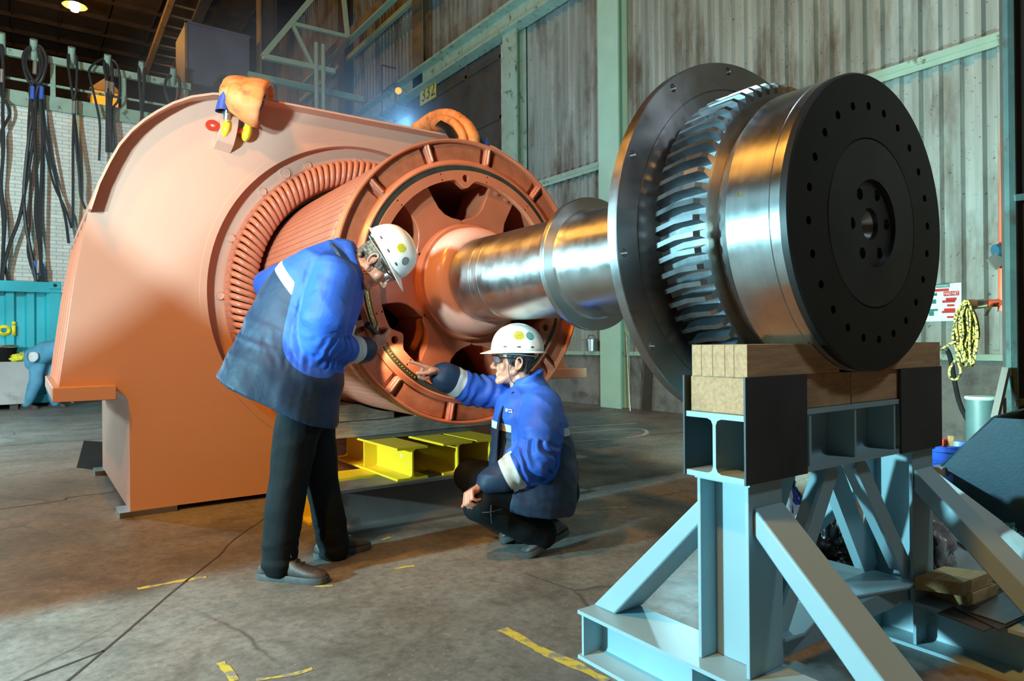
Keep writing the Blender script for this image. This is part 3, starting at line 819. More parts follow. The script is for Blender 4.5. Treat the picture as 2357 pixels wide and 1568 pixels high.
for yy, pair in ((1.163, (((2.055, .690), (1.762, .24)), ((2.205, .690), (2.535, .265)))), (1.290, (((2.02, .69), (1.765, .26)), ((2.25, .690), (2.535, .235))))):
    for (xa, za), (xb, zb_) in pair:
        b = BM(); bar(b, (xa, yy, za), (xb, yy, zb_), .012, .062 if yy < 1.2 else .09, up=(0, 0, 1)); bar(b, (xa, yy+.03, za+.0), (xb, yy+.03, zb_), .06, .010)
        part('diagonal_brace', b)
# ================================================================== THE HALL
bm = BM(); box(bm, (-14, -7, -.12), (8.3, 36, 0)); struct('floor', bm, M['floor'])
# right wall: corrugated sheet above a concrete dado
pit, dep = .205, .058
prof = []
y = -6.5
while y < 34:
    prof += [(y, 0), (y+.070, 0), (y+.092, dep), (y+.182, dep)]; y += pit
bm = BM()
lo = [bm.verts.new((WX+x, yy, .90)) for yy, x in prof]; hi = [bm.verts.new((WX+x, yy, 13)) for yy, x in prof]
lo2 = [bm.verts.new((WX+.10, yy, .90)) for yy, x in prof]; hi2 = [bm.verts.new((WX+.10, yy, 13)) for yy, x in prof]
for i in range(len(prof)-1):
    bm.faces.new((lo[i], lo[i+1], hi[i+1], hi[i])); bm.faces.new((lo2[i], hi2[i], hi2[i+1], lo2[i+1]))
struct('wall_right', bm, M['corr'], sharp=20)
bm = BM(); box(bm, (WX-.03, -6.5, 0), (WX+.2, 34, .86)); struct('wall_right_dado', bm, M['concrete'])
bm = BM(); box(bm, (WX-.10, -6.5, .865), (WX+.15, 34, .93)); struct('trim_1', bm, M['green'])
bm = BM(); bar(bm, (WX-.06, -4, 4.15), (WX-.06, 10.6, 4.15), .08, .075); bar(bm, (WX-.085, -4, 4.10), (WX-.085, 10.6, 4.10), .01, .10); struct('trim_2', bm, M['green'])
# columns
def column(n, y0, y1, x0, z0, z1, m):
    bm = BM(); ym = (y0+y1)/2
    box(bm, (x0, y0, z0), (x0+.035, y1, z1)); box(bm, (WX-.06, y0, z0), (WX-.025, y1, z1)); box(bm, (x0+.035, ym-.02, z0), (WX-.06, ym+.02, z1))
    struct('trim_%d' % n, bm, M[m])
column(3, 8.02, 8.50, 7.86, 0, 13, 'mint')
column(4, 10.80, 11.25, 7.82, 0, 7.3, 'green')
column(5, 14.65, 15.17, 7.82, 7.4, 13, 'orangelit_steel')
column(15, 19.6, 20.1, 7.82, 0, 13, 'darksteel')
bm = BM(); bar(bm, (7.98, 11.42, 3.2), (7.98, 11.42, 7.2), .10, .10, up=(1, 0, 0)); struct('trim_6', bm, M['wpaint'])
# crane rail girder along the wall
bm = BM(); box(bm, (7.62, 4.5, 7.64), (8.06, 26, 7.70)); box(bm, (7.82, 4.5, 7.30), (7.86, 26, 7.64)); box(bm, (7.70, 4.5, 7.26), (7.98, 26, 7.31)); struct('trim_7', bm, M['green'])
bm = BM(); bar(bm, (7.95, 14.8, 9.72), (7.95, 24, 9.72), .10, .14); struct('trim_8', bm, M['mint'])
# dark sliding door with window panels between the columns
bm = BM(); box(bm, (WX-.09, 11.5, .95), (WX-.03, 16.6, 7.25))
for yy in (11.55, 12.9, 14.25, 15.5): box(bm, (WX-.13, yy-.04, .95), (WX-.09, yy+.04, 7.25))
for zz in (3.7, 5.75, 7.0): box(bm, (WX-.13, 11.5, zz-.035), (WX-.09, 16.6, zz+.035))
struct('door_1', bm, M['darksteel'])
# end wall, left wall, roof
bm = BM(); box(bm, (-14, 34, 0), (8.3, 34.2, 13)); struct('wall_back', bm, M['roof'])
bm = BM(); box(bm, (-14.2, -7, 0), (-14, 34.2, 13)); struct('wall_left', bm, M['roof'])
bm = BM(); box(bm, (-14, -7.2, 0), (8.3, -7, 13)); struct('wall_front', bm, M['roof'])
bm = BM(); box(bm, (-14, -7, 13), (8.3, 34.2, 13.2))
for k in range(27): box(bm, (-14, -6+1.5*k, 12.84), (8.1, -5.93+1.5*k, 13))
for k in range(16): box(bm, (-13+1.4*k, -7, 12.90), (-12.95+1.4*k, 34, 13))
struct('ceiling', bm, M['roof'])
# whitewashed brick wall standing across the hall
bm = BM(); box(bm, (-9, 18.55, 0), (4.6, 18.85, 6.45)); struct('wall_brick', bm, M['brick'])
bm = BM(); box(bm, (-9, 18.46, 6.40), (4.6, 18.90, 6.72)); struct('trim_12', bm, M['green'])
# floor joints, cracks and paint
def strip_mesh(pts, w, z=.0012, jit=.25):
    b = BM(); path = smooth_path([Vector((x, y, z)) for x, y in pts], 14); L, R = [], []
    for i, p in enumerate(path):
        d = (path[min(i+1, len(path)-1)]-path[max(i-1, 0)]).normalized(); s = Vector((-d.y, d.x, 0))
        ww = w*(1+jit*(noise.noise(p*9)+.6*noise.noise(p*31))); off = s*w*jit*2*noise.noise(p*4+Vector((9, 3, 1)))
        L.append(p+s*ww/2+off); R.append(p-s*ww/2+off)
    lv = [b.verts.new(p) for p in L]; rv = [b.verts.new(p) for p in R]
    for i in range(len(path)-1): b.faces.new((lv[i], rv[i], rv[i+1], lv[i+1]))
    return b
n = 20
for pts, w, m in (([(-4, 5.6), (-.15, 5.72), (.44, 5.86), (3, 5.75), (4.84, 5.6), (6.4, 5.49), (7.9, 5.45)], .012, 'joint'),
                  ([(1.6, 4.9), (.965, 4.05), (.80, 3.75), (.60, 3.45), (.42, 3.17), (.22, 2.83), (-.05, 2.45), (-.4, 2.1)], .010, 'joint'),
                  ([(-4, 9.2), (0, 9.3), (3, 9.2)], .012, 'joint'),
                  ([(.22, 2.83), (.1, 2.78), (-.3, 2.6)], .012, 'joint'),
                  ([(.538, 2.489), (.545, 2.40), (.542, 2.326)], .030, 'ypaint'), ([(.60, 2.29), (.70, 2.258), (.775, 2.256)], .022, 'ypaint'),
                  ([(.40, 3.44), (.54, 3.46), (.68, 3.445)], .035, 'ypaint'), ([(1.443, 3.017), (1.50, 3.01), (1.54, 3.0)], .028, 'ypaint'),
                  ([(1.05, 3.02), (1.12, 2.985)], .022, 'ypaint'), ([(1.25, 3.45), (1.32, 3.46)], .03, 'ypaint'), ([(1.6, 3.5), (1.66, 3.53)], .03, 'ypaint'),
                  ([(1.454, 2.141), (1.47, 1.95), (1.50, 1.75), (1.513, 1.611)], .045, 'ypaint'), ([(2.95, 3.35), (3.2, 3.22)], .022, 'ypaint'),
                  ([(5.0, 6.3), (6.2, 6.05), (5.7, 5.55), (4.6, 5.75)], .045, 'wpaint'), ([(4.9, 6.9), (6.6, 6.45)], .045, 'wpaint')):
    o = struct('trim_%d' % n, strip_mesh(pts, w, jit=.5 if m == 'ypaint' else .25), M[m]); n += 1
# ------------------------------------------------------------------ things high up in the hall
t = root('lattice_bracket', (6.0, 17, 6.5), 'green lattice girder bracket high up on the wall beside twin pipes', 'lattice girder')
N_ = {k: Vector(v) for k, v in dict(A=(4.71, 17, 8.11), B=(6.5, 17, 10.7), Cc=(6.88, 17, 9.14), D=(6.52, 17, 8.145), E=(5.42, 17, 9.10), F=(5.95, 17, 8.13), G=(6.70, 17, 10.9), A2=(4.71, 18.4, 8.11), D2=(7.9, 18.4, 8.1)).items()}
for nm, p, q, w_ in (('chord', 'A', 'B', .13), ('chord', 'A', 'D', .12), ('lacing_bar', 'E', 'F', .08), ('lacing_bar', 'E', 'Cc', .09), ('lacing_bar', 'G', 'Cc', .10), ('chord', 'A2', 'D2', .16)):
    b = BM(); bar(b, N_[p], N_[q], w_, w_, up=(0, 1, 0)); obj(nm, b, M['mint'], t)
b = BM(); bar(b, (6.86, 17.0, 9.10), (6.86, 19.6, 8.1), .09, .12); obj('lacing_bar', b, M['orangelit_steel'], t)
t = root('runway_beam', (7.0, 13.5, 9.0), 'beam with orange light in its colour, running along the wall below the roof with a mint lower flange', 'beam')
b = BM(); bar(b, (7.05, 9, 9.35), (7.05, 21, 9.35), .05, .30); obj('web', b, M['orangelit_steel'], t)
b = BM(); bar(b, (7.05, 9, 9.18), (7.05, 21, 9.18), .16, .05); obj('lower_flange', b, M['mint'], t)
for k, x in enumerate((6.02, 6.20)):
    b = BM(); cyl(b, (x, 16.95, 0), (x, 16.95, 8.75), .055, 16)
    o = obj('vertical_pipe', b, M['mint']); tag(o, ['left one of the twin mint vertical pipes beneath the lattice girder', 'right one of the twin mint vertical pipes beneath the lattice girder'][k], 'pipe')
t = root('tall_steel_column', (5.55, 20, 0), 'dark tall steel column right beside the slate blue cladding box', 'column')
b = BM(); box(b, (5.42, 19.85, 0), (5.47, 20.2, 12.9)); obj('flange', b, M['orangelit_steel'], t); b = BM(); box(b, (5.47, 20.0, 0), (5.85, 20.05, 12.9)); obj('web', b, M['darksteel'], t); b = BM(); box(b, (5.85, 19.85, 0), (5.90, 20.2, 12.9)); obj('flange', b, M['darksteel'], t)
t = root('cladding_box', (4.3, 20.7, 0), 'slate blue clad tower box behind the salmon casing', 'clad box')
b = BM(); box(b, (3.52, 20, 0), (5.17, 21.5, 9.80)); obj('cladding', b, M['cabin'], t)
b = BM(); box(b, (3.49, 19.97, 0), (3.56, 20.04, 9.82)); obj('edge_strip', b, M['orangelit_steel'], t); b = BM(); box(b, (3.49, 19.97, 9.78), (5.2, 20.04, 9.84)); obj('edge_strip', b, M['cabin'], t)  # left strip's colour stands for orange light falling on that side
t = root('stair_girder', (3.0, 24, 8.5), 'dark lattice girder with a rail coloured with orange light crossing beneath the roof', 'girder')
pa, pb = P(405, -30, D=21), P(333, 172, D=25)
for dx, nm in ((0, 'rail'), (.9, 'rail')):
    b = BM(); bar(b, pa+Vector((dx, 0, 0)), pb+Vector((dx, 0, 0)), .16 if dx == 0 else .3, .16); obj(nm, b, M['orangelit_steel' if dx == 0 else 'darksteel'], t)
for k in range(9):
    q = pa.lerp(pb, (k+.5)/9); b = BM(); bar(b, q, q+Vector((.9, 0, 0)), .05, .05); obj('rung', b, M['orangelit_steel'], t)
t = root('glowing_hut', (3.1, 27, 0), 'small yellow hut with self-glowing walls behind the hanging wire ropes', 'hut')
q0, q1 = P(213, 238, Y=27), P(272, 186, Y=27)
b = BM(); box(b, (q0.x, 27, 0), (q1.x, 28, q1.z-.45)); obj('wall', b, m_emit('glowing_hut_wall', (.9, .42, .04), .55), t)  # wall glows by emission, standing in for light falling on it
b = BM(); prism(b, [(q0.x-.1, q1.z-.45), ((q0.x+q1.x)/2, q1.z), (q1.x+.1, q1.z-.45)], (0, 26.9, 0), (1, 0, 0), (0, 0, 1), (0, 1.2, 0)); obj('roof', b, M['orangelit_steel'], t)
lp = P(172, 12, Z=11.5)
t = root('high_bay_lamp', (lp.x, lp.y, lp.z), 'glowing orange sodium lamp hanging under the dark roof', 'lamp')
b = BM(); revolve(b, [(.0, -.20), (.10, -.18), (.16, -.06), (.15, .06), (0, .08)], lp, (0, 0, 1), seg=20); obj('bulb', b, M['sodium'], t)
b = BM(); revolve(b, [(.34, -.02), (.22, .16), (.12, .30), (.10, .5), (0, .5), (0, .46), (.08, .46), (.20, .14), (.32, -.02)], lp, (0, 0, 1), seg=24); obj('reflector', b, M['lampmetal'], t)
b = BM(); cyl(b, lp+Vector((0, 0, .48)), Vector((lp.x, lp.y, 12.85)), .02, 8); obj('hanger', b, M['lampmetal'], t)
# wall lamp platform
t = root('wall_spotlight', (7.55, 15.5, 6.88), 'blue spotlight with an amber lens on a small dark wall platform', 'spotlight')
b = BM(); box(b, (7.35, 15.2, 6.88), (7.85, 16.1, 6.94)); obj('platform', b, M['darksteel'], t)
lc = P(917, 209, D=16.6); dd = (CAM-lc).normalized()
b = BM(); cyl(b, lc-dd*.02, lc-dd*.30, .085, 20); obj('lamp_body', b, M['blue_lamp'], t); b = BM(); revolve(b, [(.082, 0), (.06, .02), (0, .03)], lc-dd*.02, dd, seg=20); obj('lens', b, M['amber'], t)
for p, q in (((7.4, 15.25, 6.9), (7.4, 15.25, 7.5)), ((7.4, 16.05, 6.9), (7.4, 16.05, 8.2)), ((7.4, 15.25, 7.5), (7.4, 16.05, 7.5)), ((7.4, 16.05, 8.2), (7.8, 16.05, 8.2))):
    b = BM(); bar(b, p, q, .035, .035); obj('guard_rail', b, M['darksteel'], t)
t = root('number_sign', (7.8, 14.55, 6.9), 'grimy yellow number sign 332 on the dark door', 'sign')
sy0, sy1, sz0, sz1 = 14.93, 14.17, 6.93, 7.38
b = BM(); box(b, (7.90, sy1, sz0), (7.93, sy0, sz1)); obj('board', b, M['yellow_sign'], t)
b = BM(); text_bm(b, '332', (7.899, 14.86, 6.99), (0, -1, 0), (0, 0, 1), .46, .002); obj('numerals', b, M['ink'], t)
# wire rope rack
t = root('rope_rack', (1.4, 18.3, 6.9), 'green wire rope rack with pegs above the whitewashed brick wall', 'rack')
RZ = 7.52
b = BM(); bar(b, (-3, 18.45, RZ), (3.35, 18.45, RZ), .10, .16); obj('rack_beam', b, M['green'], t)
b = BM(); bar(b, (-3, 18.5, RZ-.55), (3.35, 18.5, RZ-.55), .04, .05); obj('rack_beam', b, M['green'], t)
px_ = (-.42, .15, .85, 1.55, 2.25, 2.93)
for x in px_:
    b = BM(); cyl(b, (x, 18.45, RZ-.05), (x, 18.20, RZ+.30), .075, 14); obj('peg', b, M['green'], t)
for x in (-1.6, .5, 1.9, 3.25):
    b = BM(); bar(b, (x, 18.5, 6.70), (x, 18.5, RZ), .10, .10, up=(0, 1, 0)); obj('post', b, M['green'], t)
YR = 18.22
def rope_sling(x, strands, label, ferr=()):
    t = root('wire_rope_sling', (x, YR, RZ+.2), label, 'wire rope', 'wire ropes on the rack')
    for pts, r in strands:
        b = BM(); tube(b, [(x+dx, YR+.06-.03*i % .1, z) for i, (dx, z) in enumerate(pts)], r, seg=7, n=5); obj('strand', b, M['rope'], t)
    for dx, z, m in ferr:
        b = BM(); cyl(b, (x+dx, YR, z), (x+dx+.01, YR, z+.28), .045, 10); obj('ferrule', b, M[m], t)
R_ = lambda px, py: (P(px, py, Y=YR).x, P(px, py, Y=YR).z)
def S_(x, pts): return [(R_(a, c)[0]-x, R_(a, c)[1]) for a, c in pts]
x = .15
rope_sling(x, [(S_(x, [(78, 98), (60, 115), (53, 140), (62, 180), (78, 205), (82, 260), (75, 330), (60, 420), (45, 500), (20, 570), (5, 640), (5, 700)]), .036),
               (S_(x, [(78, 98), (97, 110), (107, 140), (100, 175), (86, 205), (74, 270), (62, 360), (55, 450), (60, 520), (75, 600), (85, 660), (88, 690)]), .036),
               (S_(x, [(76, 102), (62, 125), (60, 150), (75, 185), (95, 205), (100, 260), (112, 340), (135, 440), (150, 500), (158, 560)]), .030),
               (S_(x, [(80, 102), (94, 122), (98, 150), (88, 180), (70, 200), (74, 250), (80, 330), (84, 420), (82, 500), (90, 560), (98, 640), (108, 690)]), .036),
               (S_(x, [(80, 100), (90, 130), (92, 190), (98, 280), (108, 360), (126, 430), (150, 480), (165, 525)]), .024),
               (S_(x, [(96, 200), (98, 300), (96, 400), (92, 500), (94, 600), (88, 690)]), .036),
               (S_(x, [(70, 205), (64, 330), (70, 420), (68, 520), (64, 580), (80, 640), (92, 690)]), .024)],
           'largest bundle of dark wire rope slings with blue ferrules on the rack', [(S_(x, [(74, 216)])[0][0], R_(74, 216)[1]-.12, 'ferrule_blue'), (S_(x, [(95, 216)])[0][0], R_(95, 216)[1]-.12, 'ferrule_blue'), (S_(x, [(80, 160)])[0][0], R_(80, 160)[1]-.1, 'ferrule'),
            (S_(x, [(78, 620)])[0][0], R_(78, 620)[1]-.1, 'ferrule_blue'), (S_(x, [(96, 625)])[0][0], R_(96, 625)[1]-.1, 'ferrule_blue'), (S_(x, [(87, 618)])[0][0], R_(87, 618)[1]-.1, 'ferrule')])
x = .85
rope_sling(x, [(S_(x, [(166, 118), (158, 128), (157, 150), (164, 200), (170, 250), (168, 330), (168, 430), (168, 520)]), .030), (S_(x, [(166, 118), (175, 128), (177, 150), (176, 200), (171, 250), (176, 340), (182, 400), (186, 450), (196, 480)]), .030),
               (S_(x, [(171, 255), (180, 330), (188, 400), (186, 450)]), .022)], 'thin doubled wire rope sling on the rack, next right of the largest bundle', [(S_(x, [(170, 252)])[0][0], R_(170, 262)[1], 'ferrule')])
x = 1.55
rope_sling(x, [(S_(x, [(248, 130), (225, 140), (206, 160), (208, 185), (220, 230), (230, 290), (228, 370)]), .026), (S_(x, [(248, 130), (268, 145), (276, 180), (272, 230), (258, 255), (262, 320), (262, 360)]), .026),
               (S_(x, [(246, 130), (240, 150), (246, 190), (250, 250), (250, 350)]), .034), (S_(x, [(250, 130), (258, 150), (258, 200), (254, 260), (256, 350)]), .034), (S_(x, [(247, 132), (247, 230), (246, 350)]), .036)],
           'wire rope bundle with one wide loop left of the salmon casing', [(S_(x, [(246, 200)])[0][0], R_(246, 215)[1], 'ferrule'), (S_(x, [(258, 205)])[0][0], R_(258, 218)[1], 'ferrule')])
x = 2.25
rope_sling(x, [(S_(x, [(326, 142), (320, 160), (322, 200), (326, 265), (325, 320)]), .036), (S_(x, [(326, 142), (332, 160), (330, 220), (324, 290)]), .036)], 'short dark wire rope hanging on the fourth peg of the rack above the casing corner')
x = 2.93
rope_sling(x, [(S_(x, [(400, 170), (384, 180), (380, 205), (386, 228), (394, 245)]), .036), (S_(x, [(400, 170), (412, 180), (414, 205), (408, 228), (398, 245)]), .036)], 'single wire rope loop on the rightmost peg of the rack')
x = -.42
rope_sling(x, [(S_(x, [(3, 100), (-4, 150), (2, 215), (16, 240), (22, 262), (12, 285), (2, 310), (6, 350), (3, 430), (12, 500), (8, 580), (15, 630), (30, 700)]), .030), (S_(x, [(3, 100), (8, 170), (6, 260), (8, 340), (2, 430), (8, 520), (6, 600), (0, 690)]), .034)],
           'wire rope sling at the left edge of the picture', [(S_(x, [(3, 185)])[0][0], R_(3, 190)[1], 'ferrule')])
# ================================================================== TIMBERS ON THE STAND
ty0, ty1 = 1.124, 1.315
lowz0, lowz1, upz1 = .8865, .988, 1.077
b = BM(); box(b, (1.566, ty0+.006, lowz0), (2.106, ty1-.004, lowz1)); o = obj('timber_block', b, M['timber'], bevel=.003)
tag(o, 'thick lower timber block on the left half of the trestle beam', 'timber block')
b = BM(); box(b, (2.110, ty0+.006, lowz0), (2.692, ty1-.004, lowz1)); o = obj('timber_block', b, M['timber'], bevel=.003)
tag(o, 'thick lower timber block on the right half of the trestle beam', 'timber block')
wd = [.038, .040, .042, .030, .038]
ords = ['nearest', 'second nearest', 'middle', 'second farthest', 'farthest']
for side in (0, 1):
    y = 1.118
    for k, w_ in enumerate([.042, .030, .041, .039, .034]):
        x0, x1 = (1.563, 2.02) if side == 0 else (2.27, 2.700)
        # plank with an arc cut to the drum
        def zt(x, R=.4615): 
            d = R*R-(x-AX)**2
            return min(upz1, AZ-math.sqrt(d)) if d > 0 else upz1
        xs = [x0+(x1-x0)*i/28 for i in range(29)]
        pts = [(x, max(zt(x), lowz1+.004)) for x in xs]+[(x1, lowz1+.0005), (x0, lowz1+.0005)]
        b = BM(); prism(b, pts, (0, y+.0008, 0), (1, 0, 0), (0, 0, 1), (0, w_-.0016, 0)); o = obj('packing_plank', b, M['timber'], sharp=30)
        tag(o, '%s upright packing plank %s the coupling drum' % (ords[k], ('left of', 'right of')[side]), 'timber plank', 'packing planks under the drum'); y += w_
# two pine offcuts and steel plates on the trestle foot
def slab(nm, pts, z0, z1, m, label, cat, bev=.002):
    b = BM(); prism(b, pts, (0, 0, z0), (1, 0, 0), (0, 1, 0), (0, 0, z1-z0)); o = obj(nm, b, M[m], bevel=bev); tag(o, label, cat); return o
q = [P(x, y, Z=.167) for x, y in ((2114, 1361), (2227, 1402), (2297, 1374))]
q.append(q[0]+q[2]-q[1]); slab('pine_offcut', [(v.x, v.y) for v in q], .1675, .212, 'plank', 'lower pine offcut board on the trestle foot', 'wood offcut')
q = [P(x, y, Z=.213) for x, y in ((2104, 1357), (2216, 1373), (2283, 1346))]
q.append(q[0]+q[2]-q[1]); slab('pine_offcut', [(v.x, v.y) for v in q], .2130, .258, 'plank', 'upper pine offcut board lying on another offcut', 'wood offcut')
for k, (pp, z0, lab) in enumerate((([(2157, 1413), (2265, 1455), (2380, 1412), (2255, 1375)], .1672, 'lowest thin steel plate lying beside the pine offcuts'), ([(2195, 1400), (2300, 1452), (2420, 1395), (2300, 1362)], .1712, 'middle thin steel plate of the three beside the offcuts'), ([(2235, 1412), (2315, 1438), (2440, 1380), (2340, 1345)], .1752, 'topmost bluish steel plate beside the pine offcuts'))):
    q = [P(x, y, Z=z0) for x, y in pp]; slab('steel_plate', [(v.x, v.y) for v in q], z0, z0+.0035, 'shim' if k == 2 else 'mill', lab, 'steel plate', .0005)

# ================================================================== CRIBBING UNDER THE ROTOR
t = root('steel_beam', (2.36, 3.83, 0), 'long grey-brown steel beam lying on the floor beneath the yellow beams', 'steel beam')
b = BM(); ibeam(b, (1.412, 3.83, .130), (3.305, 3.83, .130), .26, .258, .0175, .010); obj('rolled_section', b, M['brownsteel'], t, sharp=30)
b = BM()
for k in range(7): text_bm(b, 'Tecoment', (1.52+k*.11, 3.705, .2595), (1, .03, 0), (0, 1, 0), .020, .0006)
obj('stencil_marks', b, M['ink'], t)
def yb(p, q, w_, h, z0, label, chalk=None):
    t = root('yellow_steel_beam', ((p[0]+q[0])/2, (p[1]+q[1])/2, z0), label, 'steel beam', 'yellow beams')
    b = BM(); ibeam(b, (p[0], p[1], z0+h/2), (q[0], q[1], z0+h/2), w_, h, .014, .010); obj('rolled_section', b, M['yellow'], t, sharp=30)
    return t
BT = .2595
t = yb((1.908, 3.733), (1.908, 4.78), .205, .198, BT, 'leftmost yellow H beam on top of the grey-brown beam')
for yy in (4.25,):
    b = BM(); box(b, (1.812, yy-.006, BT+.0145), (1.902, yy+.006, BT+.183)); obj('web_stiffener', b, M['yellow'], t)
b = BM(); text_bm(b, '°67', (1.9025, 3.90, BT+.115), (0, -1, 0), (0, 0, 1), .030, .0006); obj('chalk_mark', b, M['whiteprint'], t)
yb((2.228, 3.733), (2.228, 4.78), .215, .198, BT, 'second yellow H beam from the left, between its neighbours')
yb((2.475, 3.733), (2.475, 4.78), .215, .198, BT, 'third yellow H beam, behind the crouching man')
t = root('yellow_steel_beam', (2.40, 4.14, 0), 'yellow steel beam lying on the floor behind the grey-brown beam', 'steel beam', 'yellow beams')
b = BM(); ibeam(b, (1.375, 4.17, .129), (3.42, 4.17, .129), .25, .256, .016, .010); obj('rolled_section', b, M['yellow'], t, sharp=30)
TZ = BT+.199
for k, (x0, x1, y0, lab) in enumerate(((1.80, 2.12, 4.20, 'thin steel shim plate on the leftmost yellow beam'), (2.13, 2.62, 4.16, 'thin steel shim plate on the second and third yellow beams'))):
    b = BM(); box(b, (x0, y0, TZ), (x1, y0+.45, TZ+.006)); o = obj('shim_plate', b, M['shim']); tag(o, lab, 'shim plate')
ZT = TZ+.0065
b = BM(); box(b, (1.40, 4.32, ZT), (3.02, 4.62, ZT+.112)); o = obj('timber_baulk', b, M['timber_old'], bevel=.005); tag(o, 'lower weathered timber baulk across the yellow beams', 'timber baulk')
Rr = .8335
for s in (0, 1):
    x0, x1 = ((1.40, 2.06), (2.23, 3.00))[s]
    zc = lambda x: min(ZT+.220, AZ-math.sqrt(max(0, Rr*Rr-(x-AX)**2)))
    xs = [x0+(x1-x0)*i/24 for i in range(25)]
    pts = [(x, max(zc(x)-.001, ZT+.118)) for x in xs]+[(x1, ZT+.1125), (x0, ZT+.1125)]
    b = BM(); prism(b, pts, (0, 4.31, 0), (1, 0, 0), (0, 0, 1), (0, .30, 0)); o = obj('timber_chock', b, M['timber_old'], sharp=30)
    tag(o, ('left', 'right')[s]+' weathered timber chock carved to the curve of the rotor', 'timber chock')

# ================================================================== SLINGS AND SHACKLE ON THE CASING
def Lp(px, py, d=0): return P(px, py, Y=YF-.06)+Vector((0, d, 0))
t = root('bow_shackle', Lp(540, 300), 'large bow shackle with yellow ends and a red screw pin on the lifting lug', 'shackle')
pin0, pin1 = P(505, 292, Y=4.86), P(572, 305, Y=4.90)
ax = (pin1-pin0).normalized()
eyeL, eyeR = pin0.lerp(pin1, .22), pin0.lerp(pin1, .94)
top_ = P(549, 222, Y=4.86)
b = BM(); tube(b, [eyeL, P(523, 262, Y=4.84), P(527, 240, Y=4.83), top_, P(568, 246, Y=4.86), P(569, 272, Y=4.88), eyeR], .024, seg=12); obj('bow', b, M['galv'], t)
for q in (eyeL, eyeR):
    b = BM(); ellipsoid(b, q, (ax*.036, Vector((0, .055, 0)), Vector((.012, 0, .066))), 16, 10); obj('eye', b, M['shackle_yellow'], t)
b = BM(); cyl(b, pin0, pin1, .019, 16); obj('pin', b, M['shackle_red'], t)
b = BM(); cyl(b, pin0.lerp(pin1, .06), pin0.lerp(pin1, .14), .030, 16)
q = pin0-ax*.045; b2 = 0
n_ = 16; c_ = q; e1, e2, _ = frame(Vector((0, 1, 0)), ax)
ring = [[c_+(e1*math.cos(2*PI*k/n_)*1.25+e2*math.sin(2*PI*k/n_))*r+Vector((0, dy, 0)) for k in range(n_)] for r, dy in ((.036, -.011), (.036, .011), (.013, .011), (.013, -.011))]
rows = hull_strip(b, ring, cap=False)
for k in range(n_): b.faces.new((rows[3][k], rows[3][(k+1) % n_], rows[0][(k+1) % n_], rows[0][k]))
obj('pin_head', b, M['shackle_red'], t)
t = root('round_sling', Lp(560, 230), 'soiled orange round sling looped through the shackle over the casing edge', 'sling')
def band(nm, pts, w_, th, m, par, up=(0, -1, 0), n=8):
    b = BM(); tube(b, pts, 0, seg=14, n=n, flat=(w_, th, up)); o = obj(nm, b, M[m], par, sharp=180)
    # soft creases
    for v in o.data.vertices:
        k = noise.noise(v.co*26)*.006+noise.noise(v.co*60)*.0025; v.co += v.normal*k
    return o
band('sling_loop', [P(596, 222, Y=5.30), P(592, 200, Y=5.08), P(582, 189, Y=4.86), P(570, 203, Y=4.70), P(560, 235, Y=4.67), P(556, 266, Y=4.76), P(560, 258, Y=4.86)], .118, .030, 'sling', t, up=(0, 0, 1))
band('sling_loop', [P(566, 214, Y=5.40), P(560, 196, Y=5.15), P(551, 184, Y=4.95), P(542, 195, Y=4.80), P(535, 222, Y=4.76), P(535, 250, Y=4.82)], .088, .028, 'sling', t, up=(0, 0, 1))
b = BM(); tube(b, [P(526, 214, Y=4.80), P(535, 216, Y=4.78), P(543, 219, Y=4.78)], .006, seg=6); obj('tie', b, M['cord'], t)
t = root('sling_sleeve', Lp(520, 230), 'royal blue protective sleeve around the orange sling at the shackle', 'sling sleeve')
b = BM(); n_ = 14
rr = []
for px, py, w_ in ((517, 206, .030), (510, 235, .036), (506, 256, .040)):
    c0 = P(px+4, py, Y=4.80); rr.append([c0+Vector((math.cos(2*PI*k/n_)*w_, math.sin(2*PI*k/n_)*w_*1.3, 0)) for k in range(n_)])
hull_strip(b, rr, cap=False); obj('left_tube', b, M['bluesleeve'], t)
b = BM(); hull_strip(b, [[p*1+Vector((0, 0, 0)) for p in [c+ (c-P(512, 256, Y=4.80))*-.06 for c in r]] for r in rr[1:]], cap=False); obj('lining', b, M['blackpvc'], t)
b = BM(); tube(b, [P(606, 216, Y=4.84), P(598, 240, Y=4.86), P(585, 265, Y=4.88), P(572, 292, Y=4.90)], 0, seg=12, n=6, flat=(.022, .012, (0, -1, 0))); obj('right_flap', b, M['bluesleeve'], t)
t = root('round_sling', P(1045, 300, Y=5.2), 'orange round sling bulging over the top edge above the rotor', 'sling')
band('sling_loop', [P(960, 300, Y=5.9), P(1000, 275, Y=5.6), P(1035, 268, Y=5.2), P(1068, 285, Y=4.95), P(1087, 312, Y=4.80), P(1093, 340, Y=4.78)], .075, .055, 'sling', t)
band('sling_loop', [P(1000, 290, Y=5.5), P(1022, 279, Y=5.1), P(1046, 288, Y=4.90), P(1064, 312, Y=4.80), P(1068, 338, Y=4.78)], .055, .040, 'sling', t)
t = root('sling_sleeve', P(1050, 310, Y=4.9), 'blue sleeve flaps peeking beside the orange sling above the rotor', 'sling sleeve')
b = BM(); tube(b, [P(1008, 284, Y=4.85), P(1030, 297, Y=4.80), P(1048, 320, Y=4.79)], 0, seg=12, n=6, flat=(.055, .012, (0, -1, .4))); obj('flap', b, M['blackpvc'], t)
b = BM(); tube(b, [P(1098, 312, Y=4.85), P(1110, 320, Y=4.83), P(1122, 326, Y=4.83)], 0, seg=12, n=6, flat=(.045, .015, (0, -1, .4))); obj('flap', b, M['bluesleeve'], t)

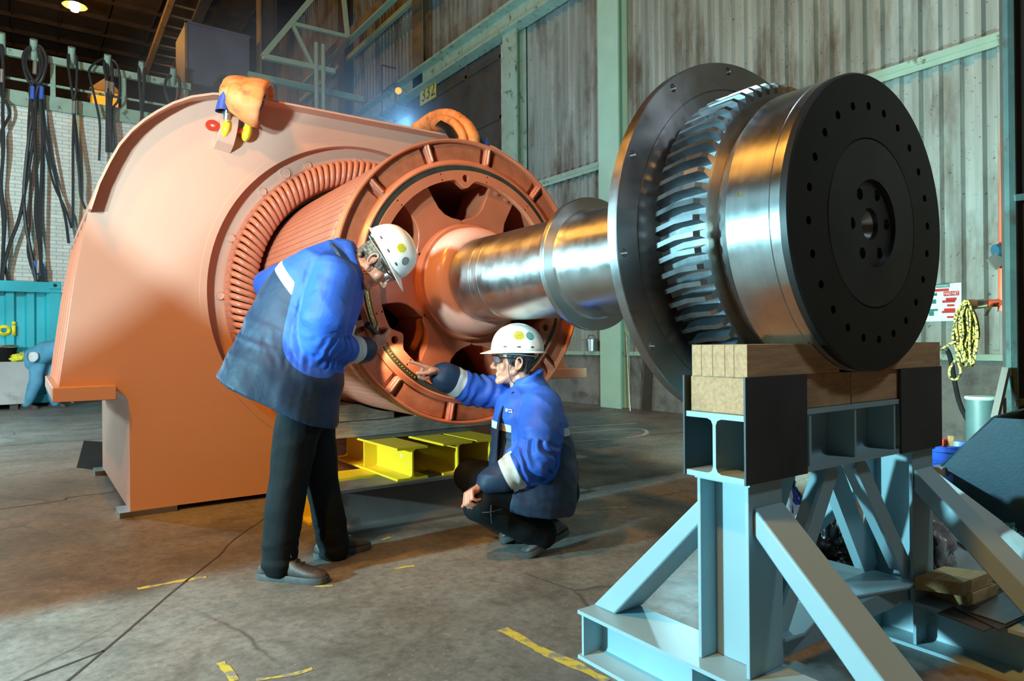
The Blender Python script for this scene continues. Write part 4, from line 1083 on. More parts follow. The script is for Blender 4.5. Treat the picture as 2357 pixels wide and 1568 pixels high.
# ================================================================== LEFT BACKGROUND
t = root('shipping_container', (-2.2, 15.9, 0), 'turquoise shipping container with yellow letters against the brick wall', 'container')
CY = 15.25
b = BM()
xs = []; x = -5.4
cz0, cz1 = .05, 2.28; cx1 = .52
prof = []
x = -5.4
while x < cx1-.30: prof += [(x, 0), (x+.11, 0), (x+.145, .05), (x+.265, .05), (x+.30, 0)]; x += .30
prof.append((cx1-.17, 0))
lo = [b.verts.new((x, CY+.02+d, cz0+.16)) for x, d in prof]; hi = [b.verts.new((x, CY+.02+d, cz1-.20)) for x, d in prof]
for i in range(len(prof)-1): b.faces.new((lo[i], lo[i+1], hi[i+1], hi[i]))
box(b, (-5.4, CY+.09, cz0), (cx1, CY+2.3, cz1)); obj('corrugated_side', b, M['container'], t, sharp=20)
for nm, a, c in (('top_rail', (-5.4, CY-.02, cz1-.20), (cx1, CY+.10, cz1)), ('bottom_rail', (-5.4, CY-.02, cz0), (cx1, CY+.10, cz0+.16)), ('corner_post', (cx1-.17, CY-.02, cz0+.16), (cx1, CY+.10, cz1-.20)), ('end_door', (cx1+.01, CY+.05, cz0+.05), (cx1+1.9, CY+.12, cz1-.18))):
    b = BM(); box(b, a, c); obj(nm, b, M['container'], t, bevel=.008)
b = BM(); box(b, (cx1-.18, CY-.035, cz1-.13), (cx1+.005, CY+.08, cz1+.01)); o = obj('corner_casting', b, M['container'], t, bevel=.01)
b = BM(); cyl(b, (cx1-.09, CY-.037, cz1-.06), (cx1-.09, CY-.03, cz1-.06), .032, 16); obj('casting_hole', b, M['hole'], t)
for zz in (1.25, 1.75):
    b = BM(); cyl(b, (cx1+.005, CY+.02, zz-.08), (cx1+.005, CY+.02, zz+.08), .02, 10); obj('hinge', b, M['container'], t)
b = BM(); p0_ = P(38, 771, Y=CY); p1_ = P(-6, 771, Y=CY)
text_bm(b, 'oi', (p0_.x, CY-.004, p0_.z), (1, 0, 0), (0, 0, 1), .36, .002, 'RIGHT', bold=.035)
o = obj('lettering', b, M['lettering'], t)
so = o.modifiers.new('s', 'SOLIDIFY'); so.thickness = .003
c0 = P(62, 944, Z=0)
b = BM(); box(b, (-2.2, 14.6, .09), (.06, 15.15, .83)); o = obj('concrete_block', b, M['concrete_block'], bevel=.01); tag(o, 'pale concrete block left of the bending worker', 'concrete block')
for k, x in enumerate((-1.8, -.25)):
    b = BM(); box(b, (x, 14.65, 0), (x+.12, 15.1, .09)); o = obj('support_batten', b, M['darksteel']); tag(o, ['dark batten under the left end of the concrete block', 'dark batten under the right end of the concrete block'][k], 'batten')
t = root('black_pot', (-.33, 14.85, .83), 'black pot with a steel rim on the concrete block', 'pot')
b = BM(); revolve(b, [(0, 0), (.15, 0), (.20, .26), (.19, .26), (.14, .02), (0, .02)], (-.33, 14.85, .831), (0, 0, 1), seg=24); obj('body', b, M['rubber'], t)
b = BM(); revolve(b, [(.20, .24), (.215, .26), (.20, .29), (.185, .27)], (-.33, 14.85, .831), (0, 0, 1), seg=24); obj('rim', b, M['galv'], t)
def lump(nm, c0, r, m, label, cat, amp=.3, seed=0, sub=4):
    b = BM(); bmesh.ops.create_icosphere(b, subdivisions=sub, radius=1)
    for v in b.verts:
        d = v.co.normalized(); s_ = 1+amp*noise.noise(d*1.8+Vector((seed, 0, 0)))+amp*.5*noise.noise(d*4.5+Vector((seed, 5, 0)))+amp*.22*noise.noise(d*11+Vector((0, seed, 0)))
        v.co = Vector((d.x*r[0]*s_, d.y*r[1]*s_, max(-.98, d.z*s_)*r[2]))
    zmin = min(v.co.z for v in b.verts)
    for v in b.verts: v.co += Vector((c0[0], c0[1], c0[2]-zmin))
    o = obj(nm, b, M[m], sharp=180); tag(o, label, cat); return o
lump('plastic_bag', (-.13, 14.75, .831), (.16, .09, .065), 'sticker_yellow', 'crumpled yellow-green plastic bag on the concrete block', 'plastic bag', .5, 3)
lump('plastic_bag', (-.08, 14.95, .831), (.10, .09, .08), 'shirt', 'crumpled white plastic bag behind the yellow-green one', 'plastic bag', .5, 8)
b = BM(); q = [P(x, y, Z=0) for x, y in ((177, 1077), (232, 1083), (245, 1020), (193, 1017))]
prism(b, [(v.x, v.y) for v in q], (0, 0, 0), (1, 0, 0), (0, 1, 0), (0, 0, .012)); o = obj('black_floor_sheet', b, M['rubber']); tag(o, 'thin black sheet on the floor behind the casing foot', 'mat')  # thin black sheet lying flat on the floor

# ================================================================== RIGHT BACKGROUND
# sill bucket, leaning rod and board by the column
t = root('metal_bucket', (7.99, 9.25, .93), 'battered metal bucket standing on the wall sill', 'bucket')
q = P(1362, 803, X=7.99); b = BM(); revolve(b, [(0, .003), (.085, .003), (.105, .21), (.112, .215), (.10, .215), (.08, .012), (0, .012)], (7.99, q.y, .931), (0, 0, 1), seg=20); obj('body', b, M['galv'], t)
b = BM(); tube(b, [(7.99, q.y-.105, 1.13), (7.99, q.y-.06, 1.20), (7.99, q.y+.06, 1.20), (7.99, q.y+.105, 1.13)], .005, seg=6); obj('handle', b, M['rope'], t)
p0_, p1_ = P(1451, 947, Z=0), P(1443, 800, X=7.9)
b = BM(); cyl(b, p0_+Vector((0, 0, .003)), p1_.lerp(p0_, -.25), .012, 10); o = obj('leaning_rod', b, M['galv']); tag(o, 'thin bright rod leaning on the wall beside the mint column', 'rod')
b = BM(); bar(b, (7.99, 7.55, .012), (8.03, 7.50, .86), .30, .02, up=(0, 1, 0)); o = obj('leaning_board', b, M['darksteel']); tag(o, 'dark board leaning against the concrete dado by the big disc', 'board')
# information board
t = root('safety_board', (8.085, 3.30, 1.28), 'white information board with red and green lines on the corrugated wall', 'sign board')
by0, by1, bz0, bz1 = 3.62, 3.135, 1.285, 1.69
b = BM(); box(b, (8.085, by1, bz0), (8.098, by0, bz1)); obj('board', b, M['white'], t)
def plate(px0, py0, px1, py1, m, txt=None, tm='whiteprint', ts=.9):
    a, c = P(px0, py0, X=8.085), P(px1, py1, X=8.085)
    b = BM(); box(b, (8.0825, min(a.y, c.y), min(a.z, c.z)), (8.085, max(a.y, c.y), max(a.z, c.z))); o = obj('printed_strip', b, M[m], t)
    if txt:
        h = abs(a.z-c.z); b = BM(); text_bm(b, txt, (8.082, max(a.y, c.y)-.008, min(a.z, c.z)+h*.18), (0, -1, 0), (0, 0, 1), h*ts, .0008, width=abs(a.y-c.y)-.016); obj('lettering', b, M[tm], o)
plate(2155, 654, 2186, 661, 'teal', 'PERMANENT', ts=.75); plate(2150, 666, 2184, 670, 'red'); plate(2172, 671.5, 2208, 680, 'red', 'MAD NET', ts=.95); plate(2146, 675, 2157, 681, 'teal')
plate(2177, 686, 2202, 691, 'red'); plate(2169, 692, 2199, 696, 'red'); plate(2180, 701, 2197, 705, 'red'); plate(2173, 710.5, 2199, 715, 'red'); plate(2168, 716, 2199, 720, 'red'); plate(2180, 728, 2197, 732, 'red')
plate(2143, 690, 2155, 699, 'teal'); plate(2140, 712, 2159, 716, 'teal'); plate(2138, 717, 2150, 727, 'teal')
# machine column with pipe, rope and hose
t = root('machine_column', (6.0, 2.0, 0), 'tall black machine column with a teal edge at the right border', 'column')
e0, e1 = P(2318, 300, D=4.9), P(2334, 300, D=4.9)
def vq(x, D): return P(x, 780, D=D)
a0_, a1_ = vq(2321, 4.9), vq(2335, 4.9); a2_ = vq(2420, 4.9)
b = BM(); bar(b, ((a0_.x+a1_.x)/2, (a0_.y+a1_.y)/2, 0), ((a0_.x+a1_.x)/2, (a0_.y+a1_.y)/2, 4.6), .05, .045, up=RV); obj('edge_angle', b, M['teal_paint'], t)
b = BM(); dv = (a2_-a1_); m_ = (a1_+a2_)/2; bar(b, (m_.x+FV.x*.1, m_.y+FV.y*.1, 0), (m_.x+FV.x*.1, m_.y+FV.y*.1, 4.6), .04, dv.length, up=RV); obj('web_plate', b, M['darksteel'], t)
for yy in (456, 928):
    p0_, p1_ = P(2334, yy, D=4.88), P(2400, yy-8, D=4.88); b = BM(); bar(b, p0_, p1_, .03, .045); obj('cross_bar', b, M['teal_paint'], t)
p0_, p1_ = P(2316, 850, D=4.85), P(2290, 965, D=4.7); b = BM(); bar(b, p0_, p1_, .04, .05); obj('brace', b, M['orange_pipe' if 0 else 'brownsteel'], t)
t = root('wall_pipe', (6.3, 2.3, .9), 'orange-red pipe with a grey elbow stub running up beside the machine column', 'pipe')
pt = [P(2316, -30, D=5.2), P(2311, 400, D=5.2), P(2307, 717, D=5.2)]
b = BM(); tube(b, pt, .030, seg=12, n=2); obj('riser', b, M['orange_pipe'], t)
b = BM(); cyl(b, P(2309, 697, D=5.2), P(2264, 699, D=5.2), .029, 14); obj('branch', b, M['orange_pipe'], t)
b = BM(); cyl(b, P(2266, 699, D=5.2), P(2240, 701, D=5.2), .036, 14); obj('coupling', b, M['galv'], t)
b = BM(); tube(b, [P(2242, 701, D=5.2), P(2228, 703, D=5.2), P(2224, 720, D=5.2)], .040, seg=12); obj('elbow', b, M['concrete_block'], t)
b = BM(); cyl(b, P(2224, 716, D=5.2), P(2230, 742, D=5.2), .030, 12); obj('outlet', b, M['galv'], t)
b = BM(); bar(b, P(2285, 699, D=5.15), P(2268, 727, D=5.15), .004, .03, up=FV); obj('brass_tag', b, M['brass'], t)
b = BM(); bar(b, P(2282, 610, D=5.15), P(2303, 592, D=5.15), .02, .10, up=(0, 0, 1)); obj('rusty_flag', b, M['brownsteel'], t)
b = BM(); cyl(b, P(2290, 577, D=5.15), P(2318, 572, D=5.15), .045, 14); obj('valve', b, M['blue_paint'], t)
t = root('coiled_rope', P(2215, 780, D=5.1), 'yellow and black rope coil hanging from the pipe elbow', 'rope')
for k in range(11):
    x0 = 2206+k*3.0; w_ = 5+((k*7) % 5)*3; zb_ = 800+((k*37) % 55); off = ((k*13) % 9)-4
    b = BM(); D_ = 5.10+.012*((k*5) % 7)
    tube(b, [P(2222+off*.3, 692, D=D_), P(x0-w_*.7+off, 730, D=D_), P(x0-w_-off*.5, 775, D=D_), P(x0-w_*.4, zb_-8, D=D_), P(x0+4, zb_+4, D=D_), P(x0+w_*.9, zb_-10, D=D_), P(x0+w_+6, 770, D=D_), P(x0+w_*.6+5, 728, D=D_), P(2227+off*.3, 690, D=D_-.02)], .0085, seg=7, n=6)
    obj('rope_loop', b, M['yrope'], t)
b = BM(); tube(b, [P(2166, 806, D=5.1), P(2180, 795, D=5.1), P(2200, 786, D=5.08)], .0085, seg=7); obj('rope_tail', b, M['yrope'], t)
b = BM(); tube(b, [P(2198, 830, D=5.08), P(2186, 850, D=5.08), P(2187, 868, D=5.08), P(2200, 874, D=5.08), P(2211, 858, D=5.08), P(2206, 835, D=5.08)], .0085, seg=7); obj('rope_tail', b, M['yrope'], t)
t = root('air_hose', P(2200, 900, D=5.4), 'dark air hose with a metal end drooping behind the yellow rope', 'hose')
b = BM(); tube(b, [P(2164, 803, D=5.4), P(2176, 802, D=5.4), P(2187, 822, D=5.4), P(2196, 870, D=5.4), P(2208, 925, D=5.3), P(2230, 972, D=5.2), P(2262, 1020, D=5.1)], .018, seg=9); obj('hose', b, M['rubber'], t)
b = BM(); tube(b, [P(2160, 801, D=5.4), P(2170, 800, D=5.4), P(2178, 804, D=5.4)], .022, seg=9); obj('nozzle', b, M['galv'], t)
# oil drum, bins and hopper
q = P(2259, 990, D=5.0)
t = root('oil_drum', (q.x, q.y, 0), 'narrow teal steel drum with a bright green lid rim', 'drum')
b = BM(); cyl(b, (q.x, q.y, 0.001), (q.x, q.y, .655), .098, 28); obj('body', b, M['teal_paint'], t); b = BM(); revolve(b, [(.10, .645), (.106, .655), (.10, .668), (0, .664), (0, .655)], (q.x, q.y, 0), (0, 0, 1), seg=28); obj('lid', b, M['mint'], t)
q = P(2185, 1050, D=4.45)
for k, (dz, dx, lab) in enumerate(((0, 0, 'lower blue plastic tub of the pair left of the hopper'), (.10, .02, 'upper blue plastic tub nested in another one'))):
    t = root('plastic_tub', (q.x+dx, q.y, dz), lab, 'tub', 'blue plastic tubs')
    b = BM(); revolve(b, [(0, .004+dz), (.105, .004+dz), (.135, .29+dz), (.145, .292+dz), (.145, .305+dz), (.13, .305+dz), (.10, .016+dz), (0, .016+dz)], (q.x+dx, q.y, 0), (0, 0, 1), seg=28); obj('body', b, M['blue_plastic'], t)
    b = BM(); revolve(b, [(.136, .262+dz), (.150, .264+dz), (.150, .274+dz), (.137, .274+dz)], (q.x+dx, q.y, 0), (0, 0, 1), seg=28); obj('rim', b, M['blue_plastic'], t)
b = BM(); bar(b, (q.x-.05, q.y-.02, .12), (q.x-.10, q.y-.05, .47), .03, .012); o = obj('wooden_stick', b, M['plank']); tag(o, 'short wooden stick standing in the blue tub', 'stick')
b = BM(); box(b, (q.x-.15, q.y-.03, .30+.105), (q.x-.06, q.y+.04, .345+.105)); o = obj('red_block', b, M['red_plastic'], bevel=.004); tag(o, 'small red plastic piece on the rim of the blue tub', 'plastic piece')
g0, g1 = P(2195, 1297, Z=0), P(2430, 1346, Z=0); gx = (g1-g0); gl = gx.length; gx.normalize(); gn = Vector((-gx.y, gx.x, 0))
if gn.dot(FV) < 0: gn = -gn
def onface(px, py):
    # point of the hopper's front face seen at a pixel
    r = (px-1178.5)/F_PX*CR-(py-784)/F_PX*CU+CF; s_ = (g0-CAM).dot(gn)/r.dot(gn); v = CAM+r*s_
    return ((v-g0).dot(gx), v.z)
t = root('tipping_hopper', g0.lerp(g1, .5), 'scratched blue steel tipping hopper at the right edge', 'hopper')
fpts = [onface(*p) for p in ((2195, 1297), (2198, 1095), (2160, 1083), (2225, 1020), (2290, 962), (2430, 970), (2430, 1346))]
fpts[0] = (0, 0.0); fpts[-1] = (fpts[-1][0], 0.0)
b = BM(); prism(b, fpts, g0, gx, (0, 0, 1), gn*.012); obj('front_panel', b, M['blue_paint'], t, sharp=20)
b = BM(); prism(b, [(a, z) for a, z in fpts], g0+gn*.75, gx, (0, 0, 1), gn*.012); obj('back_panel', b, M['blue_paint'], t, sharp=20)
for (a, za), (c_, zc_) in ((fpts[0], fpts[1]), (fpts[2], fpts[4])):
    b = BM(); pa_, pc_ = g0+gx*a+Vector((0, 0, za)), g0+gx*c_+Vector((0, 0, zc_))
    vs = [b.verts.new(p) for p in (pa_+gn*.01, pc_+gn*.01, pc_+gn*.75, pa_+gn*.75)]; b.faces.new(vs); o = obj('side_panel', b, M['blue_paint'], t); sm = o.modifiers.new('s', 'SOLIDIFY'); sm.thickness = .01
b = BM(); box(b, (-.03, -.03, 0), (.05, .02, .05), Matrix.Translation(g0+gx*fpts[2][0]+Vector((0, 0, fpts[2][1]-.03)))); obj('hook', b, M['concrete_block'], t)
# white sheet leaning behind the stand
t = root('cardboard_panel', P(2240, 1250, D=3.0), 'big white printed cardboard panel leaning behind the trestle', 'panel')
A_ = P(2120, 1060, D=3.35); B_ = P(2440, 1300, D=2.75)
Af = Vector((A_.x-.28, A_.y-.30, .004)); Bf = Vector((B_.x-.18, B_.y-.22, .004))
b = BM()
ux = (B_-A_).normalized(); nn = (B_-A_).cross(Af-A_).normalized()
if nn.dot(FV) > 0: nn = -nn
vs = [A_, B_, Bf, Af]; lo = [b.verts.new(v) for v in vs]; hi = [b.verts.new(v-nn*.012) for v in vs]
b.faces.new(lo); b.faces.new(hi[::-1])
for i in range(4): b.faces.new((lo[i], lo[(i+1) % 4], hi[(i+1) % 4], hi[i]))
obj('sheet', b, M['dirtywhite'], t)
uy = nn.cross(ux); uy = -uy if uy.z < 0 else uy
def onpanel(px, py):
    r = (px-1178.5)/F_PX*CR-(py-784)/F_PX*CU+CF; return CAM+r*((A_-CAM).dot(nn)/r.dot(nn))
b = BM(); text_bm(b, 'GENIUP-ALG', onpanel(2303, 1207)+nn*.001, ux, uy, .040, .001); obj('lettering', b, M['ink'], t)
b = BM(); prism(b, [(0, 0), (.05, 0), (.025, .03)], onpanel(2312, 1205)+nn*.001, ux, uy, nn*.0006); obj('logo', b, M['teal'], t)
p0_, p1_ = P(2157, 1208, D=3.0), P(2300, 1325, D=2.72); b = BM(); bar(b, onpanel(2150, 1206)+nn*.006, onpanel(2305, 1330)+nn*.006, .010, .006, up=nn); o = obj('lath', b, M['darksteel'], t)
# rubbish heap between the trestle legs
hz = [((2.82, 1.90), (.15, .14, .20), 'rag_white', 'soiled white rag on the heap behind the trestle', .5, 1), ((2.98, 2.05), (.20, .16, .27), 'rag_navy', 'dark navy cloth at the back of the rag heap', .5, 2),
      ((2.90, 1.85), (.13, .10, .19), 'rag_blue', 'royal blue cloth in the middle of the rag heap', .55, 4), ((2.80, 1.72), (.12, .09, .12), 'rag_pink', 'small salmon rag at the front of the heap', .6, 5), ((2.92, 1.68), (.17, .12, .13), 'rag_black', 'black plastic sack at the front of the heap', .6, 6),
      ((3.02, 1.42), (.12, .12, .22), 'rag_black', 'black bin bag behind the pine offcuts', .4, 7), ((3.17, 1.40), (.12, .12, .18), 'plasticbag', 'dusty clear plastic bag beside the black bin bag', .45, 9), ((2.30, 1.50), (.15, .10, .05), 'rag_blue', 'crumpled blue cloth on the floor under the trestle', .5, 11),
      ((3.03, 1.02), (.10, .09, .10), 'rag_white', 'cream crumpled paper beside the steel plates', .5, 12), ((3.10, 2.12), (.15, .12, .34), 'shirt', 'bright white plastic sheeting behind the rag heap', .5, 13)]
for (x, y), r, m, lab, amp, sd in hz: lump('rag' if 'rag_' in m and m != 'rag_black' else 'plastic_sack', (x, y, .002), r, m, lab, 'rag' if 'rag_' in m and m != 'rag_black' else 'plastic sack', amp, sd, 5)
# ================================================================== PEOPLE
def I(px, py, D): return P(px, py, D=D)
def fuse(name, bm, mat, parent, voxel, smooth=6, sharp=180, zone=None, wrinkle=None, factor=.5):
    "one continuous surface from overlapping closed shapes"
    bmesh.ops.recalc_face_normals(bm, faces=bm.faces[:])
    me = bpy.data.meshes.new(name); bm.to_mesh(me); bm.free()
    o = bpy.data.objects.new('tmp', me); C.objects.link(o)
    r = o.modifiers.new('r', 'REMESH'); r.mode = 'VOXEL'; r.voxel_size = voxel; r.use_smooth_shade = True
    s_ = o.modifiers.new('s', 'SMOOTH'); s_.iterations = smooth; s_.factor = factor
    dg = bpy.context.evaluated_depsgraph_get(); dg.update()
    m2 = bpy.data.meshes.new_from_object(o.evaluated_get(dg)); m2.name = name
    bpy.data.objects.remove(o); bpy.data.meshes.remove(me)
    if wrinkle or zone:
        n = len(m2.vertices)
        co = [v.co.copy() for v in m2.vertices]; no = [v.normal.copy() for v in m2.vertices]
        if zone:
            zz = [zone(c) for c in co]
            for nm_, i_ in (('blue_part', 0), ('band_part', 1)):
                a = m2.attributes.new(nm_, 'FLOAT', 'POINT'); a.data.foreach_set('value', [z_[i_] for z_ in zz])
        if wrinkle:
            for v, c, q in zip(m2.vertices, co, no): v.co = c+q*wrinkle(c)
    return link_mesh(name, m2, mat, parent, sharp=sharp)
def rid(p, s): return 1-abs(noise.noise(p*s))*2
def band(v): return (v-.5, .5-abs(v-.5))
def mixz(a, b):
    "the bluer of two regions, their bands kept"
    return (max(a[0], b[0]), min(a[1], -b[0]))
def seg_t(p, a, b):
    d = b-a; t = (p-a).dot(d)/d.length_squared; tc = min(1, max(0, t)); return t, (p-(a+d*tc)).length
def head_prims(bm, c, f, u, r, smile=False):
    E = lambda cc, a, b, h: ellipsoid(bm, cc, (r*a, f*b, u*h), 24, 14)
    V = lambda a, b, h: c+r*a+f*b+u*h
    E(V(0, -.012, .035), .075, .094, .088)          # cranium
    E(V(0, .030, -.035), .060, .064, .078)           # face
    capsule(bm, V(-.052, .0, -.045), .020, V(-.018, .066, -.096), .020); capsule(bm, V(.052, .0, -.045), .020, V(.018, .066, -.096), .020)
    E(V(0, .020, -.055), .058, .062, .058)
    capsule(bm, V(-.014, .080, -.100), .020, V(.014, .080, -.100), .020)      # chin
    E(V(0, .045, -.085), .042, .045, .030)
    capsule(bm, V(0, .092, .018), .0085, V(0, .116, -.022), .0115)            # nose bridge
    capsule(bm, V(0, .117, -.026), .0125, V(0, .108, -.030), .0125)
    for s in (-1, 1):
        capsule(bm, V(s*.011, .104, -.031), .0085, V(s*.013, .098, -.032), .007)
        capsule(bm, V(s*.010, .090, .030), .011, V(s*.045, .076, .030), .010)   # brow
        E(V(s*.034, .060, -.024), .028, .022, .030)                            # cheek
        # ear
        e0 = V(s*.076, -.012, -.008)
        ring = []
        for k in range(9):
            t = -2.2+4.6*k/8; ring.append(e0+r*s*.010+f*(-.004-.019*math.cos(t))+u*(.004+.031*math.sin(t))-f*.006*math.sin(t))
        tube(bm, ring, .0058, seg=8, n=3)
        ellipsoid(bm, e0+r*s*.002, (r*.007, f*.016, u*.026), 14, 8)
        capsule(bm, e0+r*s*.007-u*.026+f*.004, .0075, e0+r*s*.005-u*.018+f*.008, .006)
    capsule(bm, V(-.022, .088, -.058), .0075, V(.022, .088, -.058), .0075)     # upper lip
    capsule(bm, V(-.018, .087, -.073 if smile else -.068), .0085, V(.018, .087, -.073 if smile else -.068), .0085)
    if smile:
        for s in (-1, 1): capsule(bm, V(s*.024, .084, -.060), .008, V(s*.036, .062, -.048), .016)
def eyes(c, f, u, r, par):
    for s in (-1, 1):
        b = BM(); q = c+r*s*.031+f*.079+u*.011; ellipsoid(b, q, (r*.0125, f*.0125, u*.0125), 14, 10); o = obj('eye', b, M['eye'], par)
        b = BM(); ellipsoid(b, q+f*.0085, (r*.0055, f*.0045, u*.0055), 10, 8); obj('iris', b, M['ink'], o)
def safety_glasses(c, f, u, r, par):
    b = BM()
    for s in (-1, 1):
        rows = []
        for i in range(7):
            t = i/6; a = .006+.062*t
            ff = .112-.030*t*t; rows.append([c+r*s*a+f*(ff+.004*h)+u*(.012+h*.019*(1-.25*t)) for h in (-1, -.5, 0, .5, 1)])
        rr = [[b.verts.new(p) for p in row] for row in rows]
        for x, y in zip(rr, rr[1:]):
            for k in range(4): b.faces.new((x[k], x[k+1], y[k+1], y[k]))
    o = obj('safety_glasses', b, M['lens'], par); sm = o.modifiers.new('s', 'SOLIDIFY'); sm.thickness = .0015
    b = BM(); tube(b, [c+r*-.069+f*.082+u*.030, c+r*-.04+f*.104+u*.034, c+f*.117+u*.034, c+r*.04+f*.104+u*.034, c+r*.069+f*.082+u*.030], .003, seg=6); obj('frame', b, M['glasses'], o)
    for s in (-1, 1):
        b = BM(); tube(b, [c+r*s*.069+f*.084+u*.026, c+r*s*.079+f*.045+u*.024, c+r*s*.080+f*.0+u*.022, c+r*s*.079-f*.03+u*.008], .0035, seg=6); obj('temple', b, M['glasses'], o)
def hard_hat(c, f, u, r, par, tilt=0., stickers=()):
    "c: centre of the rim plane"
    fr = f
    hat = root_child = None
    b = BM()
    A, B, Hh = .118, .142, .142
    rows = []
    nseg = 48
    def dome(k, t, off=0):
        a = 2*PI*k/nseg; ca, sa = math.cos(a), math.sin(a)
        rr = math.cos(t)**.72; h = math.sin(t)
        return c+r*(A+off)*ca*rr+f*(B+off)*sa*rr+u*((Hh+off)*h)
    for j in range(11): rows.append([dome(k, PI/2*j/11) for k in range(nseg)])
    vr = [[b.verts.new(p) for p in row] for row in rows]; top = b.verts.new(c+u*Hh)
    for x, y in zip(vr, vr[1:]):
        for k in range(nseg): l = (k+1) % nseg; b.faces.new((x[k], x[l], y[l], y[k]))
    for k in range(nseg): b.faces.new((vr[-1][k], vr[-1][(k+1) % nseg], top))
    shell = obj('hard_hat', b, M['hat'], par, sharp=60); sm = shell.modifiers.new('s', 'SOLIDIFY'); sm.thickness = .004; sm.offset = -1
    b = BM(); rin, rout = [], []
    for k in range(nseg):
        a = 2*PI*k/nseg; ca, sa = math.cos(a), math.sin(a); w_ = .011+(.045*max(0, sa)**2.2)
        rin.append(c+r*(A-.003)*ca+f*(B-.003)*sa+u*.004); rout.append(c+r*(A+w_*.6)*ca+f*(B+w_)*sa-u*(.004+.012*max(0, sa)**2))
    lo_ = [[b.verts.new(p+u*dz) for p in q] for q in (rin, rout) for dz in (0, -.004)]
    for x, y in ((0, 2), (2, 3), (3, 1), (1, 0)):
        for k in range(nseg): l = (k+1) % nseg; b.faces.new((lo_[x][k], lo_[x][l], lo_[y][l], lo_[y][k]))
    obj('brim', b, M['hat'], shell, sharp=60)
    # raised crown ridge
    b = BM(); pts = []
    for j in range(15):
        t = -1.15+2.3*j/14; pts.append(c+f*(B+.001)*math.sin(t)*.97+u*(Hh+.002)*math.cos(t))
    tube(b, pts, 0, seg=10, n=3, flat=(.030, .005, u)); obj('crown_ridge', b, M['hat'], shell, sharp=180)
    b = BM(); pts = []
    for k in range(25):
        a = 2*PI*k/24; pts.append(c+r*(A-.027)*math.cos(a)+f*(B-.036)*math.sin(a)-u*(.016+.012*max(0, -math.sin(a))))
    tube(b, pts, 0, seg=8, n=1, flat=(.013, .003, u)); obj('headband', b, M['hatgrey'], shell)
    for (ka, t, rad, m) in stickers:
        a = math.radians(ka); ca, sa = math.cos(a), math.sin(a)
        P0 = lambda a_, t_: c+r*(A+.0012)*math.cos(a_)*math.cos(t_)**.72+f*(B+.0012)*math.sin(a_)*math.cos(t_)**.72+u*((Hh+.0012)*math.sin(t_))
        b = BM(); cc = P0(a, t); ea = (P0(a+.05, t)-P0(a-.05, t)).length/.1; et = (P0(a, t+.05)-P0(a, t-.05)).length/.1
        cv = b.verts.new(cc); ring = [[b.verts.new(P0(a+rad*q*math.cos(2*PI*k/24)/ea, t+rad*q*math.sin(2*PI*k/24)/et)) for k in range(24)] for q in (.5, 1)]
        for k in range(24): l = (k+1) % 24; b.faces.new((cv, ring[0][k], ring[0][l])); b.faces.new((ring[0][k], ring[1][k], ring[1][l], ring[0][l]))
        s_ = obj('sticker', b, M[m], shell, sharp=180)
        if m == 'sticker_vent': continue
        b = BM()
        for i in (-2, -1, 0, 1, 2):
            hw = math.sqrt(max(0, .78-(i*.30)**2))*rad; dt = i*.30*rad/et
            p_, q_ = (cc*0+P0(a-hw/ea, t+dt)), P0(a+hw/ea, t+dt); m_ = P0(a, t+dt); nn = (m_-c).normalized()
            vs = [b.verts.new(w_+nn*.0006+sg*(P0(a, t+dt+.01)-P0(a, t+dt-.01)).normalized()*rad*.05) for w_, sg in ((p_, -1), (m_, -1), (q_, -1), (q_, 1), (m_, 1), (p_, 1))]
            b.faces.new((vs[0], vs[1], vs[4], vs[5])); b.faces.new((vs[1], vs[2], vs[3], vs[4]))
        obj('printed_lines', b, M['ink' if m == 'sticker_yellow' else 'hatgrey'], s_)
    # dark slots along the rim
    for ka in (150, 180, 210, 330, 0, 30, 90):
        a = math.radians(ka); t = .16; q = c+r*(A+.001)*math.cos(a)*math.cos(t)**.72+f*(B+.001)*math.sin(a)*math.cos(t)**.72+u*(Hh*math.sin(t)); nn = (r*math.cos(a)+f*math.sin(a)+u*.12).normalized(); ta = u.cross(nn).normalized(); tu = nn.cross(ta)
        b = BM(); ellipsoid(b, q, (nn*.0022, ta*.011, tu*.0045), 12, 8); obj('vent_slot', b, M['vent'], shell)
    return shell
